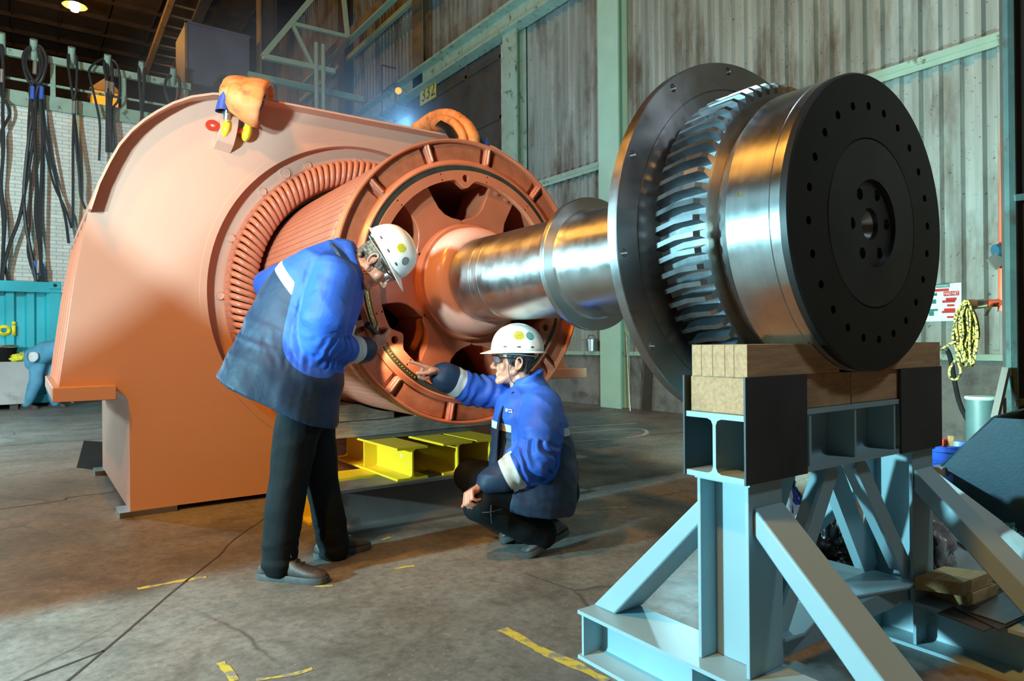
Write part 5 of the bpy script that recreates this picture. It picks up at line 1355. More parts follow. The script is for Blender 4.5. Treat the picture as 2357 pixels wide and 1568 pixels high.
def hand_prims(bm, W, d, n, side, curls, thumb, scale=1., spread=.05):
    """W wrist, d towards the knuckles, n palm-side normal, side towards the thumb"""
    d, n, side = Vector(d).normalized(), Vector(n), Vector(side)
    n = (n-d*n.dot(d)).normalized(); side = (side-d*side.dot(d)-n*side.dot(n)).normalized()
    k = scale
    capsule(bm, W-d*.03*k, .026*k, W+d*.01*k, .027*k)
    offs = (.030, .0105, -.009, -.027); lens = ((.046, .027, .022), (.050, .031, .023), (.046, .029, .022), (.036, .022, .019)); rad = (.0102, .0104, .0100, .0090)
    bases = []
    for i, o_ in enumerate(offs):
        q = W+d*(.092-.004*abs(i-1)-.004*(i == 3))*k+side*o_*k
        capsule(bm, W+d*.018*k+side*o_*.62*k, .0155*k, q, .0112*k); bases.append(q)
    ellipsoid(bm, W+d*.05*k+n*.006*k, (d*.047*k, side*.039*k, n*.019*k), 18, 10)
    capsule(bm, W+d*.02*k+side*.022*k+n*.006*k, .017*k, W+d*.055*k+side*.032*k+n*.010*k, .013*k)      # thenar
    for i, q in enumerate(bases):
        dd = (d+side*(spread*(1.5-i))).normalized(); p = q; ang = 0
        for j, L in enumerate(lens[i]):
            ang += curls[i][j]; v = (dd*math.cos(ang)+n*math.sin(ang)).normalized(); e = p+v*L*k
            r1 = rad[i]*(1-.09*j)*k; capsule(bm, p, r1, e, r1*.92, 12); p = e
    a = W+d*.040*k+side*.036*k+n*.012*k; tv = [Vector(t) for t in thumb]; p = a
    for L, r1, r2, v in zip((.040, .032, .026), (.0130, .0108, .0098), (.0108, .0100, .0085), tv):
        v = (d*v.x+side*v.y+n*v.z).normalized(); e = p+v*L*k; capsule(bm, p, r1*k, e, r2*k, 12); p = e
def shoe(par, heel, toe, lift=0., m='shoe', roll=0):
    "heel, toe: sole corner points; lift raises the heel"
    heel, toe = Vector(heel), Vector(toe); d = (toe-heel); L = d.length; d.normalize()
    s = d.cross(UV).normalized(); u = s.cross(d)
    sec = [(-.01, .030, .030, .060), (.03, .037, .050, .095), (.08, .037, .058, .115), (.13, .037, .055, .105), (.18, .042, .042, .075), (.23, .046, .033, .058), (.275, .042, .028, .050), (.300, .022, .018, .036)]
    k = L/.30
    b = BM(); rings = []
    for x, w_, hh, top_ in sec: rings.append((heel+d*x*k+u*(.022+(top_-.022)/2), s*w_, u*((top_-.022)/2+.004)))
    loft(b, rings, 24, 2.6); o = obj('shoe', b, M[m], par, sharp=180)
    b = BM(); rr = []
    out = [(-.024, .012), (-.018, .027), (.0, .038), (.04, .042), (.10, .038), (.15, .040), (.20, .048), (.25, .050), (.285, .042), (.305, .026), (.312, .010)]
    ol = [(x*k, w_) for x, w_ in out]+[(x*k, -w_) for x, w_ in out[::-1]]
    lo_ = [b.verts.new(heel+d*x+s*w_*.96+u*(.001 if not (.105 < x/k < .14) else .006)) for x, w_ in ol]; mi = [b.verts.new(heel+d*x+s*w_*1.03+u*.018) for x, w_ in ol]; hi = [b.verts.new(heel+d*x+s*w_*.97+u*.030) for x, w_ in ol]
    b.faces.new(lo_[::-1]); b.faces.new(hi)
    for A_, B_ in ((lo_, mi), (mi, hi)):
        for i in range(len(ol)): l = (i+1) % len(ol); b.faces.new((A_[i], A_[l], B_[l], B_[i]))
    obj('sole', b, M['sole'], o, sharp=50)
    b = BM()
    for j in range(4):
        x = .115+.025*j; q = heel+d*x*k+u*(.112-.011*j); tube(b, [q-s*.022, q+u*.006, q+s*.022], .0028, seg=6, n=4)
    q = heel+d*.12*k+u*.118
    tube(b, [q, q+s*.02+d*.02+u*.012, q+s*.03+d*.035-u*.004, q+s*.012+d*.02-u*.004, q], .002, seg=6, n=4)
    obj('laces', b, M['ink'], o)
    return o

# ------------------------------------------------------------------ standing worker with the torch
t1 = root('person', (1.05, 3.25, 0), 'person bending forward in a blue and navy jacket and white hard hat, shining a torch', 'person')
hd = 3.34
u1 = (RV*.877+UV*.48+FV*.05).normalized(); f1 = (RV*.48-UV*.877+FV*.12); f1 = (f1-u1*f1.dot(u1)).normalized(); r1 = f1.cross(u1)
c1 = I(868, 604, hd)
KR, HR, AR = I(662, 1125, 3.20), I(694, 945, 3.235), I(643, 1272, 3.17)
KL, HL, AL = I(738, 1100, 3.42), I(718, 940, 3.40), I(768, 1248, 3.46)
PEL = (HR+HL)/2
SHR, SHL = I(772, 628, 3.17), I(738, 604, 3.52); NK = I(806, 604, 3.34)
ELR, WRR = I(728, 800, 3.20), I(846, 797, 3.46)
ELL, WRL = I(618, 655, 3.62), I(660, 735, 3.58)
bm = BM(); head_prims(bm, c1, f1, u1, r1)
capsule(bm, c1-u1*.07-f1*.025, .056, NK-(c1-NK)*.25, .062)
loft(bm, [(PEL-UV*.02, RV*.10, FV*.13), (PEL+UV*.12+RV*.02, RV*.10, FV*.13), (I(735, 760, 3.3), RV*.11, FV*.15), (I(765, 670, 3.33), RV*.09, FV*.14), (I(786, 630, 3.34), RV*.06, FV*.08)], 24)
for a_, b_, ra, rb in ((SHR, ELR, .048, .040), (ELR, WRR, .040, .028), (SHL, ELL, .048, .040), (ELL, WRL, .038, .028), (HR, KR, .075, .055), (KR, AR, .052, .038), (HL, KL, .075, .055), (KL, AL, .052, .038)): capsule(bm, a_, ra, b_, rb)
capsule(bm, NK+(SHR-NK)*.25-UV*.03, .045, SHR, .045); capsule(bm, NK+(SHL-NK)*.25-UV*.03, .045, SHL, .045)
# right hand closed around the torch
tq0, tq1 = I(848, 750, 3.42), I(884, 789, 3.55)
tax = (tq1-tq0).normalized()
hdir = (I(884, 783, 3.51)-WRR).normalized(); hn = (tax.cross(hdir)); hn = hn if hn.dot(FV) > 0 else -hn
hand_prims(bm, WRR+hdir*.012, hdir, hn, -tax, [(.55, 1.25, .9), (.6, 1.3, .95), (.65, 1.3, .95), (.7, 1.3, .95)], [(.6, .55, .6), (.7, .2, .8), (.5, -.3, .85)], .98, .02)
hand_prims(bm, WRL, (WRL-ELL), FV, UV, [(.3, .5, .4)]*4, [(.8, .5, .3), (.9, .3, .3), (.9, .1, .4)], .95)
fuse('body', bm, M['skin'], t1, .0036, 5)
eyes(c1, f1, u1, r1, t1)
# hair
bm = BM()
for k in range(80):
    a = random.uniform(-1, 1)*2.3; h = random.uniform(-.055, .045)
    q = c1+u1*h-f1*(.015+.082*math.cos(a)*(1 if h > -.04 else .9))+r1*.074*math.sin(a)
    if abs(math.sin(a)) > .80 and h < -.005: continue
    ellipsoid(bm, q, (u1*.014, f1*.014, r1*.014), 8, 6)
ellipsoid(bm, c1+u1*.03-f1*.012, (r1*.079, f1*.099, u1*.085), 20, 12)
fuse('hair', bm, M['hair_grey'], t1, .005, 2, wrinkle=lambda p: .004*noise.noise(p*70))
hat1 = hard_hat(c1+u1*.058-f1*.014, f1, u1, r1, t1, stickers=((8, .62, .023, 'sticker_yellow'), (38, .50, .020, 'sticker_grey')) if r1.dot(FV) < 0 else ((172, .62, .023, 'sticker_yellow'), (142, .50, .020, 'sticker_grey')))
b = BM(); q0_ = c1+u1*.045-f1*.105; tube(b, [q0_+r1*.045+u1*.02, q0_+r1*.03-f1*.008, q0_-f1*.014, q0_-r1*.03-f1*.008, q0_-r1*.045+u1*.02], 0, seg=8, flat=(.016, .004, u1)); obj('nape_strap', b, M['hatgrey'], hat1)
safety_glasses(c1, f1, u1, r1, t1)
sgn = -1 if r1.dot(FV) > 0 else 1
b = BM(); tube(b, [c1+r1*sgn*.083-u1*.01-f1*.012, c1+r1*sgn*.078-u1*.055+f1*.015, c1+r1*sgn*.05-u1*.10+f1*.0, c1+r1*sgn*.045-u1*.13-f1*.04], .002, seg=6); obj('chin_cord', b, M['ink'], t1)
# trousers
bm = BM()
for a_, b_, ra, rb in ((HR, KR, .112, .088), (KR, AR+UV*.0, .088, .080), (HL, KL, .112, .084), (KL, AL, .082, .078)): capsule(bm, a_, ra, b_, rb, 20)
capsule(bm, AR+UV*.005, .078, AR-UV*.040, .082, 20); capsule(bm, AL+UV*.005, .074, AL-UV*.036, .078, 20)
ellipsoid(bm, PEL+UV*.02, (RV*.14, FV*.17, UV*.14))
def wr_tr(p):
    k = .006*noise.noise(Vector((p.x*9, p.y*9, p.z*5)))
    low = max(0, .32-p.z)/.32
    return k+low*.010*noise.noise(Vector((p.x*7, p.y*7, p.z*38)))+.004*rid(Vector((p.x*5, p.y*5, p.z*9)), 1)
fuse('trousers', bm, M['trousers'], t1, .0075, 8, wrinkle=wr_tr)
shoe(t1, I(607, 1331, 3.18)*1-Vector((0, 0, I(607, 1331, 3.18).z)), I(750, 1330, 3.11)-Vector((0, 0, I(750, 1330, 3.11).z)))
shoe(t1, (1.20, 3.40, 0), (1.475, 3.41, 0))
# jacket: body with a flared hem, both sleeves
def secj(pl, pr, D, dep): 
    a, b_ = I(pl[0], pl[1], D), I(pr[0], pr[1], D); return ((a+b_)/2, (b_-a)/2, FV*dep)
bm = BM()
S1 = [secj((509, 858), (772, 986), 3.28, .23), secj((520, 838), (774, 964), 3.28, .228), secj((560, 760), (784, 876), 3.29, .215), secj((584, 712), (796, 812), 3.33, .215), secj((612, 660), (812, 756), 3.33, .20), secj((655, 606), (830, 694), 3.34, .21), secj((712, 574), (836, 655), 3.34, .195), secj((760, 556), (834, 640), 3.34, .12), secj((784, 552), (836, 640), 3.34, .085)]
loft(bm, S1, 36, 2.4)
ca, cb = I(792, 598, 3.34), I(829, 604, 3.345); cu_ = (I(800, 552, 3.34)-I(832, 652, 3.34))/2
loft(bm, [(I(786, 604, 3.34), cu_*.98, FV*.088), (ca, cu_, FV*.092), (I(818, 603, 3.34), cu_*1.0, FV*.088), (cb, cu_*.95, FV*.082)], 28, 2.2)
EL1 = I(735, 790, 3.17)
capsule(bm, I(768, 640, 3.19), .108, I(746, 730, 3.13), .108, 24); capsule(bm, I(746, 730, 3.13), .108, EL1, .088, 24); capsule(bm, EL1, .090, I(800, 808, 3.34), .073, 24); capsule(bm, I(800, 808, 3.34), .072, I(838, 806, 3.425), .068, 24)
capsule(bm, SHL, .085, ELL, .075, 20); capsule(bm, ELL, .075, WRL.lerp(ELL, .2), .060, 20)
cuff0 = I(843, 806, 3.435)
bl0, bl1 = I(640, 628, 3.1), I(702, 704, 3.1)      # reflective band across the back
bdir = (bl1-bl0).normalized(); bn = (RV*.62+UV*.78).normalized()
def zone1(p):
    t_, ds = seg_t(p, EL1, cuff0)
    t2, ds2 = seg_t(p, I(768, 640, 3.19), EL1)
    t3, ds3 = seg_t(p, SHL, ELL); t4, ds4 = seg_t(p, ELL, WRL)
    # torso coordinate: distance above the slanting band line, measured in the picture plane
    v = p-bl0; x, z = v.dot(RV), v.dot(UV)
    bx, bz = (bl1-bl0).dot(RV), (bl1-bl0).dot(UV); L = math.hypot(bx, bz); dist = (x*(-bz)+z*bx)/L      # + is up/right of the line
    torso = dist/.048+.5
    z = band(torso)
    if z[1] > -.3 and x > (I(703, 700, 3.1)-bl0).dot(RV): z = (z[0], -1)
    if ds < .115 and t_ > .45: return band((.80-t_)/.16)
    fore = ((.128-ds)/.02, -2.); up = ((.165-ds2)/.02, -2.)
    far = (max((.095-ds3)/.02, (.09-ds4)/.02), -2.)
    return mixz(mixz(mixz(z, fore), up), far)
def wr1(p):
    q = Vector((p.dot(RV), p.dot(FV), p.z))
    lo = max(0, min(1, (1.28-p.z)/.4))
    k = .013*noise.noise(Vector((q.x*9+q.z*4.5, q.y*7, q.z*.9)))*lo+.003*noise.noise(Vector((q.x*14, q.y*13, q.z*6)))
    dg_ = abs(p.z-(1.07+.6*(q.x-I(640, 800, 3.2).dot(RV))*-.55)); 
    k += .005*rid(Vector((q.x*7+q.z*4, q.y*5, q.z*3)), 1)
    wl = max(0, 1-abs(dg_-.02)/.07); k += wl*(.006*noise.noise(Vector((q.x*38, q.y*30, q.z*16)))-.010)
    t_, ds = seg_t(p, EL1, cuff0)
    if ds < .12: k += .007*math.sin(t_*46+4*noise.noise(p*12))*max(0, min(1, 1-abs(t_-.2)*1.6))
    t2, ds2 = seg_t(p, I(768, 640, 3.19), EL1)
    if ds2 < .13: k += .008*noise.noise(Vector((q.x*9+q.z*7, q.y*5, q.z*12)))
    return k
fuse('jacket', bm, M['jacket'], t1, .007, 6, zone=zone1, wrinkle=wr1)
b = BM(); tube(b, [I(770, 566, 3.32)-FV*.08, I(776, 580, 3.2), I(790, 606, 3.19), I(806, 628, 3.2)], 0, seg=8, n=8, flat=(.008, .003, FV)); obj('shoulder_strap', b, M['navy'], t1)
# torch (held, a thing of its own)
t = root('torch', tq0, 'black torch held in the hand, lighting the rotor face', 'torch')
b = BM(); revolve(b, [(0, -.012), (.017, -.012), (.019, -.004), (.017, .006), (.0155, .012), (.0155, .095), (.017, .10), (.024, .118), (.0265, .128), (.0265, .150), (.0235, .152), (.0225, .142), (0, .140)], tq0, tax, seg=28); obj('body', b, M['torch'], t, sharp=40)
b = BM(); revolve(b, [(.022, 0), (0, .001)], tq0+tax*.1425, tax, seg=24); obj('lens', b, M['flash'], t)
TQ, TAX = tq0+tax*.156, tax

# ------------------------------------------------------------------ crouching worker
t2 = root('person', (2.2, 2.85, 0), 'person crouching in a blue and navy jacket and white hard hat, pointing at the rotor', 'person')
D2 = 3.62
u2 = (UV+RV*.03).normalized(); f2 = (-RV-FV*.06); f2 = (f2-u2*f2.dot(u2)).normalized(); r2 = f2.cross(u2)
c2 = I(1184, 834, D2)
NK2 = I(1206, 898, D2)
SL, SR = I(1238, 935, 3.42), I(1160, 905, 3.78)
EL, WL = I(1240, 1060, 3.32), I(1112, 1116, 3.36)
ER, WR = I(1090, 900, 3.72), I(1008, 858, 3.60)
HIP = I(1262, 1120, D2); HL2, HR2 = I(1256, 1120, 3.50), I(1250, 1115, 3.74)
KN, KF = I(1108, 1158, 3.38), I(1085, 1098, 3.76)
AN, AF = I(1246, 1228, 3.50), I(1196, 1218, 3.72)
bm = BM(); head_prims(bm, c2, f2, u2, r2, True)
capsule(bm, c2-u2*.075-f2*.03, .060, NK2-UV*.03, .066)
loft(bm, [(HIP-UV*.03, RV*.14, FV*.16), (HIP+UV*.12-RV*.03, RV*.14, FV*.15), (I(1222, 990, D2), RV*.14, FV*.16), (I(1215, 925, D2), RV*.11, FV*.17), (I(1208, 900, D2), RV*.07, FV*.10)], 24)
for a_, b_, ra, rb in ((SL, EL, .048, .040), (EL, WL, .040, .029), (SR, ER, .048, .040), (ER, WR, .040, .029), (HL2, KN, .075, .055), (KN, AN, .052, .038), (HR2, KF, .075, .055), (KF, AF, .052, .038)): capsule(bm, a_, ra, b_, rb)
# pointing hand: index straight, other fingers folded, thumb below
pd = (I(980, 846, 3.56)-WR).normalized()
tip = I(933, 832, 3.50)
hand_prims(bm, WR, (I(972, 849, 3.55)-WR), -UV*.9-FV*.35+RV*.1, -FV*.9+UV*.25, [(-.10, .08, .06), (1.25, 1.65, .8), (1.3, 1.65, .8), (1.3, 1.6, .8)], [(.85, .12, .50), (.95, -.25, .22), (.95, -.40, .05)], 1.05, .02)
# relaxed fist hanging over the knee
hand_prims(bm, WL+RV*.0, (I(1094, 1126, 3.33)-WL), -UV*.75+RV*.55, FV*1.0, [(.9, 1.1, .6), (1.0, 1.2, .6), (1.05, 1.25, .6), (1.1, 1.25, .6)], [(.85, .15, .45), (.95, -.15, .25), (.95, -.3, .15)], 1.05, .0)
fuse('body', bm, M['skin'], t2, .0036, 5)
eyes(c2, f2, u2, r2, t2)
b = BM(); ellipsoid(b, c2+f2*.0905-u2*.0655, (r2*.017, f2*.006, u2*.0055), 14, 8); obj('teeth', b, M['teeth'], t2)
bm = BM()
ellipsoid(bm, c2+u2*.032-f2*.016, (r2*.0785, f2*.094, u2*.086), 20, 12)
for k in range(70):
    a = random.uniform(-1, 1)*1.9; h = random.uniform(-.075, .03)
    if abs(math.sin(a)) > .86 and h < 0: continue
    ellipsoid(bm, c2+u2*h-f2*(.012+.074*math.cos(a))+r2*.070*math.sin(a), (u2*.013, f2*.012, r2*.012), 8, 6)
for s in (-1, 1): capsule(bm, c2+r2*s*.073+f2*.018+u2*.02, .008, c2+r2*s*.073+f2*.020-u2*.012, .006)
fuse('hair', bm, M['hair_dark'], t2, .005, 2, wrinkle=lambda p: .002*noise.noise(p*60))
near = 1 if r2.dot(FV) < 0 else -1
st2 = ((0, .62, .028, 'sticker_yellow'), (-28, .60, .022, 'sticker_green')) if near > 0 else ((180, .62, .028, 'sticker_yellow'), (208, .60, .022, 'sticker_green'))
hat2 = hard_hat(c2+u2*.060-f2*.014, f2, u2, r2, t2, stickers=st2)
safety_glasses(c2, f2, u2, r2, t2)
b = BM(); tube(b, [c2+r2*near*.080+u2*.04+f2*.02, c2+r2*near*.078-u2*.02+f2*.035, c2+r2*near*.062-u2*.09+f2*.02, c2+r2*near*.05-u2*.125-f2*.02], .002, seg=6); obj('chin_cord', b, M['ink'], t2)
bm = BM()
for a_, b_, ra, rb in ((HL2, KN, .105, .098), (KN, AN, .096, .080), (HR2, KF, .105, .096), (KF, AF, .092, .078)): capsule(bm, a_, ra, b_, rb, 20)
ellipsoid(bm, HIP-UV*.02, (RV*.17, FV*.20, UV*.12))
fuse('trousers', bm, M['trousers'], t2, .0075, 8, wrinkle=lambda p: .008*noise.noise(p*11)+.006*rid(p, 9)*.5)
def onfloor(px, py): return P(px, py, Z=0)
tn, hn_ = onfloor(1212, 1283), I(1300, 1228, 3.58)
shoe(t2, hn_, tn+(tn-hn_)*.02+Vector((0, 0, .004)))
tf, hf = P(1155, 1248, Z=.01), I(1238, 1216, 3.72)
shoe(t2, hf, tf)
bm = BM()
S2 = [secj((1112, 1142), (1316, 1174), D2-.02, .275), secj((1114, 1120), (1324, 1152), D2-.02, .28), secj((1126, 1060), (1328, 1085), D2-.01, .255), secj((1134, 1000), (1320, 1020), D2, .22), secj((1136, 945), (1302, 958), D2, .225), secj((1150, 912), (1284, 915), D2, .20), secj((1168, 898), (1262, 888), D2, .13), secj((1182, 892), (1250, 868), D2, .09)]
loft(bm, S2, 36, 2.4)
loft(bm, [(I(1214, 900, D2), (RV*.88-UV*.25)*.085, FV*.10), (I(1216, 880, D2), (RV*.88-UV*.2)*.086, FV*.10), (I(1219, 862, D2), (RV*.9+UV*.30)*.078, FV*.098)], 28, 2.2)
EL2 = I(1236, 1052, 3.34)
capsule(bm, I(1246, 940, 3.46), .112, I(1246, 990, 3.38), .112, 24); capsule(bm, I(1246, 990, 3.38), .110, EL2, .092, 24); capsule(bm, EL2, .094, I(1165, 1094, 3.34), .074, 24); capsule(bm, I(1165, 1094, 3.34), .073, I(1128, 1108, 3.35), .068, 24)
capsule(bm, SR, .095, ER, .085, 20); capsule(bm, ER, .085, I(1022, 868, 3.62), .074, 20)
capsule(bm, I(1250, 1110, D2), .19, I(1240, 1095, D2), .20, 20)
cfn, cff = I(1124, 1110, 3.35), I(1016, 865, 3.61)
chest = I(1180, 975, 3.4)
def zone2(p):
    t_, ds = seg_t(p, EL2, cfn); tf_, df = seg_t(p, SR, ER); tg, dg_ = seg_t(p, ER, cff); tu_, du = seg_t(p, I(1246, 940, 3.46), EL2)
    if ds < .108 and t_ > .22: return band((.66-t_)/.26)
    if dg_ < .11 and tg > .2: return band((.70-tg)/.22)
    x = (p-I(1180, 975, D2)).dot(RV); z = p.z-I(1180, 985, D2).z
    q = band((z+.10*x)/.038)
    return mixz(mixz(mixz(q, ((.140-du)/.02, -2.)), ((.118-ds)/.02, -2.) if t_ < .5 else (-9, -2)), ((.115-df)/.02, -2.) if tf_ > .2 else (-9., -2.))
def wr2(p):
    q = Vector((p.dot(RV), p.dot(FV), p.z))
    k = .009*noise.noise(Vector((q.x*8+q.z*3, q.y*7, q.z*5)))+.006*rid(Vector((q.x*8, q.y*8, q.z*14+q.x*5)), 1)
    t_, ds = seg_t(p, EL2, cfn)
    if ds < .12: k += .009*math.sin(t_*34+5*noise.noise(p*10))*max(0, min(1, 1.15-t_*1.7))
    tg, dg_ = seg_t(p, SR, cff)
    if dg_ < .12: k += .006*math.sin(tg*42+5*noise.noise(p*10))*max(0, min(1, 1-abs(tg-.4)*2))
    return k
fuse('jacket', bm, M['jacket'], t2, .007, 6, zone=zone2, wrinkle=wr2)
b = BM(); bar(b, I(1143, 918, 3.62)-FV*.05, I(1150, 1110, 3.55)-FV*.12, .02, .055, up=-RV); 
b.free()
b = BM()
for k in range(3):
    pass
tube(b, [I(1182, 905, 3.52), I(1160, 935, 3.50), I(1148, 975, 3.46), I(1143, 1040, 3.44), I(1140, 1120, 3.44)], 0, seg=8, n=6, flat=(.035, .008, RV)); obj('front_placket', b, M['navy'], t2)
b = BM(); tube(b, [NK2+RV*(-.062*math.cos(a))+FV*(-.074*math.sin(a))+UV*(.005+.035*math.sin(a)-.045*math.cos(a)) for a in (-1.2, -.6, 0, .6, 1.2, 1.7)], 0, seg=8, n=6, flat=(.020, .005, RV)); obj('shirt_collar', b, M['shirt_check'], t2)
b = BM(); q = I(1172, 945, 3.425); 
for k, (dx, dz, w_, h_) in enumerate(((-.012, .006, .010, .016), (.004, .008, .016, .005), (.006, -.004, .013, .005), (.016, .0, .004, .018))):
    prism(b, [(-w_/2, -h_/2), (w_/2, -h_/2), (w_/2, h_/2), (-w_/2, h_/2)], I(1171+dx*440, 947-dz*440, 3.405), RV, UV, FV*.006)
obj('chest_logo', b, M['whiteprint'], t2)
b = BM(); tube(b, [I(1132, 1148, 3.31), I(1130, 1180, 3.275), I(1132, 1205, 3.28)], .003, seg=6); tube(b, [I(1110, 1180, 3.28), I(1130, 1179, 3.27), I(1155, 1172, 3.30)], .003, seg=6); obj('drawcord', b, M['navy'], t2)
b = BM(); kq = WL+(I(1094, 1126, 3.33)-WL).normalized()*.118

b.free()
# ------------------------------------------------------------------ worker in the background
t3 = root('person', P(100, 940, Z=0), 'person bending over in light blue overalls by the turquoise container', 'person')
D3 = P(85, 941, Z=0).dot(CF)-CAM.dot(CF)
F1, F2 = I(62, 930, D3), I(128, 930, D3+.3)
h3 = I(92, 826, D3+.1); k1, k2 = I(82, 880, D3), I(115, 880, D3+.25); sh = I(160, 800, D3+.1); hd3 = I(186, 822, D3+.1)
bm = BM()
for a_, b_, ra, rb in ((h3, k1, .085, .06), (k1, F1, .058, .045), (h3+FV*.2, k2, .085, .06), (k2, F2, .058, .045), (h3, sh, .13, .12), (sh, I(150, 880, D3), .05, .04), (I(150, 880, D3), I(160, 905, D3), .04, .03)): capsule(bm, a_, ra, b_, rb)
capsule(bm, sh, .06, hd3, .06); ellipsoid(bm, hd3+RV*.08-UV*.03, (RV*.10, FV*.08, UV*.10))
hand_prims(bm, I(160, 907, D3), -UV, RV, FV, [(.4, .5, .4)]*4, [(.7, .5, .3), (.9, .2, .3), (.9, 0, .3)], 1)
fuse('body', bm, M['skin'], t3, .008, 3)
bm = BM()
capsule(bm, h3-RV*.02, .135, k1, .10); capsule(bm, k1, .10, F1+UV*.02, .085); capsule(bm, h3+FV*.2, .13, k2, .10); capsule(bm, k2, .10, F2+UV*.02, .085)
loft(bm, [(I(66, 838, D3+.1), UV*.12-RV*.03, FV*.16), (I(76, 828, D3+.1), UV*.20-RV*.05, FV*.20), (I(104, 812, D3+.1), UV*.20, FV*.20), (I(150, 800, D3+.1), UV*.16, FV*.19), (I(172, 802, D3+.1), UV*.11, FV*.15)], 24)
capsule(bm, sh, .09, I(150, 880, D3), .07)
fuse('overalls', bm, M['coverall'], t3, .014, 4, wrinkle=lambda p: .02*noise.noise(p*6))
b = BM(); loft(b, [(I(66, 822, D3-.10), RV*.03, UV*.07), (I(76, 822, D3-.14), RV*.06, UV*.09), (I(86, 820, D3-.12), RV*.03, UV*.06)], 16); obj('shirt_tail', b, M['shirt'], t3, sharp=180)
for q, s in ((F1, 1), (F2, 1)):
    g = Vector((q.x, q.y, 0)); shoe(t3, g-RV*.10, g+RV*.19)
# ================================================================== LIGHT
wd_ = bpy.data.worlds.new('hall'); sc.world = wd_; wd_.use_nodes = True
bg = wd_.node_tree.nodes['Background']; bg.inputs[0].default_value = (.55, .62, .7, 1); bg.inputs[1].default_value = .085
SOD = (1, .43, .065); COOL = (.40, .88, 1.0); NEU = (.55, .86, .94)
def point(name, p, w_, c, r=.2):
    l = bpy.data.lights.new(name, 'POINT'); l.energy = w_; l.color = c; l.shadow_soft_size = r
    o = bpy.data.objects.new(name, l); C.objects.link(o); o.location = p; return o
def spot(name, p, axis, w_, c, size, blend, r=.1):
    l = bpy.data.lights.new(name, 'SPOT'); l.energy = w_; l.color = c; l.shadow_soft_size = r
    l.spot_size = math.radians(size); l.spot_blend = blend
    o = bpy.data.objects.new(name, l); C.objects.link(o); o.location = p
    o.rotation_euler = Vector(axis).to_track_quat('-Z', 'Y').to_euler(); return o
def half_space(name, p, a, b, lit, w_, c, blend=.03, r=.08, size=84):
    "strobe with a straight barn door: its light ends on the plane through p, a and b, on the side of lit"
    p = Vector(p); n = (Vector(a)-p).cross(Vector(b)-p).normalized()
    if n.dot(Vector(lit)-p) < 0: n = -n
    t = ((Vector(a)+Vector(b))/2-p).normalized(); h_ = math.radians(size/2)
    return spot(name, p, t*math.cos(h_)+n*math.sin(h_), w_, c, size, blend, r)
# sodium high-bay lamps
for k, (x, y, z, e) in enumerate(((-3.2, 1.8, 8.5, 2100), (-5, 12, 11, 350), (lp.x, lp.y, lp.z-.3, 420))):
    point('sodium_light', (x, y, z), e, SOD, .25)
spot('sodium_light', (-5, -2, 7.5), (5.9, 6.9, -6.2), 2250, SOD, 38, .7, .25)  # added sodium spot, cone shaped to reach the casing front and spare the stand
# strobes
hdg = math.radians(4.5-79)
spot('strobe_low_left', (-2.9, 3.22, 1.35), (math.cos(hdg), math.sin(hdg), -.02), 1800, COOL, 158, .01, .12)
spot('strobe_low_left', (-2.9, 3.22, 1.35), Vector((1.95, 3.95, .36))-Vector((-2.9, 3.22, 1.35)), 1900, NEU, 11, .1, .06)
half_space('strobe_high', (-1.8, 1.35, 2.0), (.389, 4.945, 1.756), (1.30, 4.945, 1.10), (1.6, 4.9, 2.4), 1150, NEU, .006, .12)
half_space('strobe_side', (-2.3, 1.6, 1.5), (.911, 4.945, 1.63), (.153, 4.945, .986), (.4, 4.9, 2.0), 900, NEU, .006, .12)
spot('strobe_back_left', (-2.4, 10.0, 1.8), (.3, -.1, -.35), 900, NEU, 178, .1, .15)
spot('back_wall_fill', (-2.6, 11.8, 5.2), (.0, 1, -.05), 1800, NEU, 112, .5, .15)  # unseen light added to brighten the brick wall alone
spot('strobe_wall', (3.3, 2.4, 1.0), (.9, .33, .26), 1000, (.55, .95, .90), 108, .4, .15)
l = bpy.data.lights.new('strip_softbox', 'AREA'); l.shape = 'RECTANGLE'; l.size = 1.6; l.size_y = .35; l.energy = 22; l.color = (.5, .92, 1)
o = bpy.data.objects.new('strip_softbox', l); C.objects.link(o); o.location = (-3.4, 2.6, 3.6); o.rotation_euler = (Vector((2.1, 2.4, 1.4))-o.location).to_track_quat('-Z', 'Y').to_euler()
spot('strobe_behind', (3.3, 7.6, 2.9), (.1, 1, .5), 50, (.45, .75, 1), 150, .6, .1)

spot('torch_beam', TQ, TAX, 26, (1, .86, .62), 62, .45, .012)

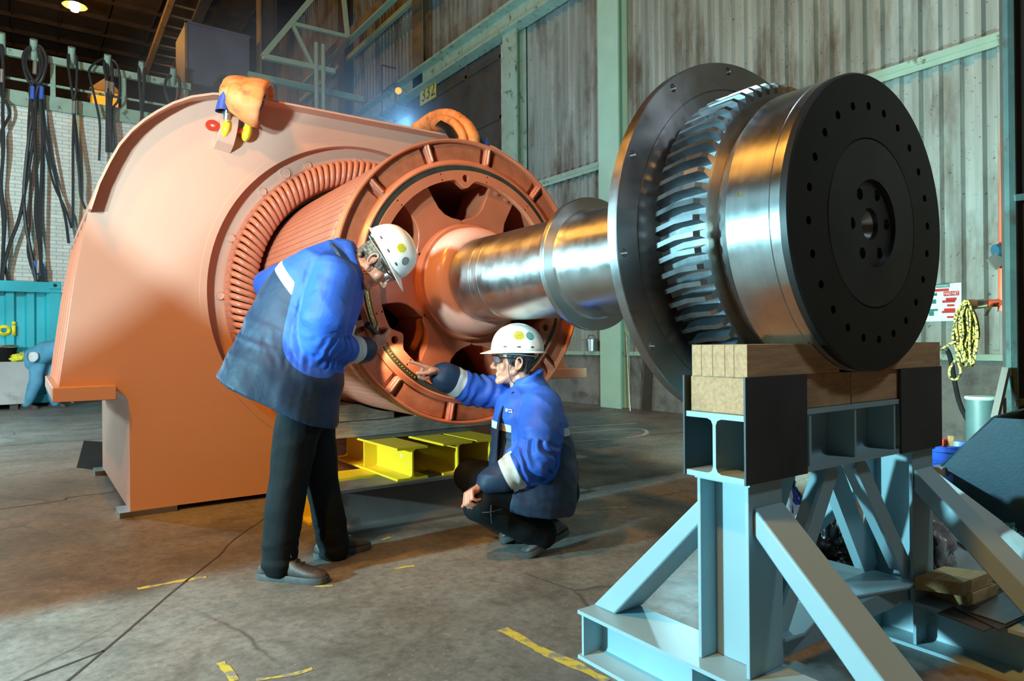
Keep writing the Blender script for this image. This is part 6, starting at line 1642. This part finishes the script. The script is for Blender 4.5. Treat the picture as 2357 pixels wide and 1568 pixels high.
# thin blue haze glowing behind the casing
hb = BM(); box(hb, (2.2, 7.4, 1.2), (7.4, 15.5, 7.2)); hz_o = obj('haze', hb, None, sharp=None) if False else None
hm = bpy.data.materials.new('blue_haze'); hm.use_nodes = True; ht = hm.node_tree; ht.nodes.remove(ht.nodes['Principled BSDF'])
vs_ = ht.nodes.new('ShaderNodeVolumeScatter'); vs_.inputs['Color'].default_value = (.8, .9, 1, 1); vs_.inputs['Anisotropy'].default_value = .2
tcn = ht.nodes.new('ShaderNodeTexCoord'); ln = ht.nodes.new('ShaderNodeVectorMath'); ln.operation = 'LENGTH'
mpn = ht.nodes.new('ShaderNodeMapping'); mpn.inputs['Location'].default_value = (0, 0, -1.4); ht.links.new(tcn.outputs['Object'], mpn.inputs['Vector']); ht.links.new(mpn.outputs['Vector'], ln.inputs[0])
mr = ht.nodes.new('ShaderNodeMapRange'); mr.inputs['From Min'].default_value = .3; mr.inputs['From Max'].default_value = 3.0; mr.inputs['To Min'].default_value = .16; mr.inputs['To Max'].default_value = 0
ht.links.new(ln.outputs['Value'], mr.inputs['Value']); ht.links.new(mr.outputs['Result'], vs_.inputs['Density']); ht.links.new(vs_.outputs[0], ht.nodes['Material Output'].inputs['Volume'])
hb.free(); hb = BM(); bmesh.ops.create_icosphere(hb, subdivisions=3, radius=3.0)
for v in hb.verts: v.co = Vector((v.co.x, v.co.y, max(v.co.z, -1.4)))+Vector((3.2, 10.2, 3.1))
hz_o = obj('haze', hb, hm, sharp=None); tag(hz_o, 'faint blue haze glowing behind the top edge of the salmon casing', 'haze', kind='stuff')
point('haze_glow_fill', P(935, 282, Y=9.6), 150, (.25, .60, 1), .08)  # blue light added inside the haze to make it glow
spot('heap_fill', (4.0, 3.4, 1.5), Vector((2.95, 1.5, .25))-Vector((4.0, 3.4, 1.5)), 150, COOL, 48, .4, .08)  # unseen light added to brighten the rag heap and white panel
spot('stand_fill', (3.4, -1.6, 5.0), Vector((2.2, 1.1, .5))-Vector((3.4, -1.6, 5.0)), 220, (.75, .92, 1), 44, .8, .3)  # unseen cool fill added to lift the near faces of the stand
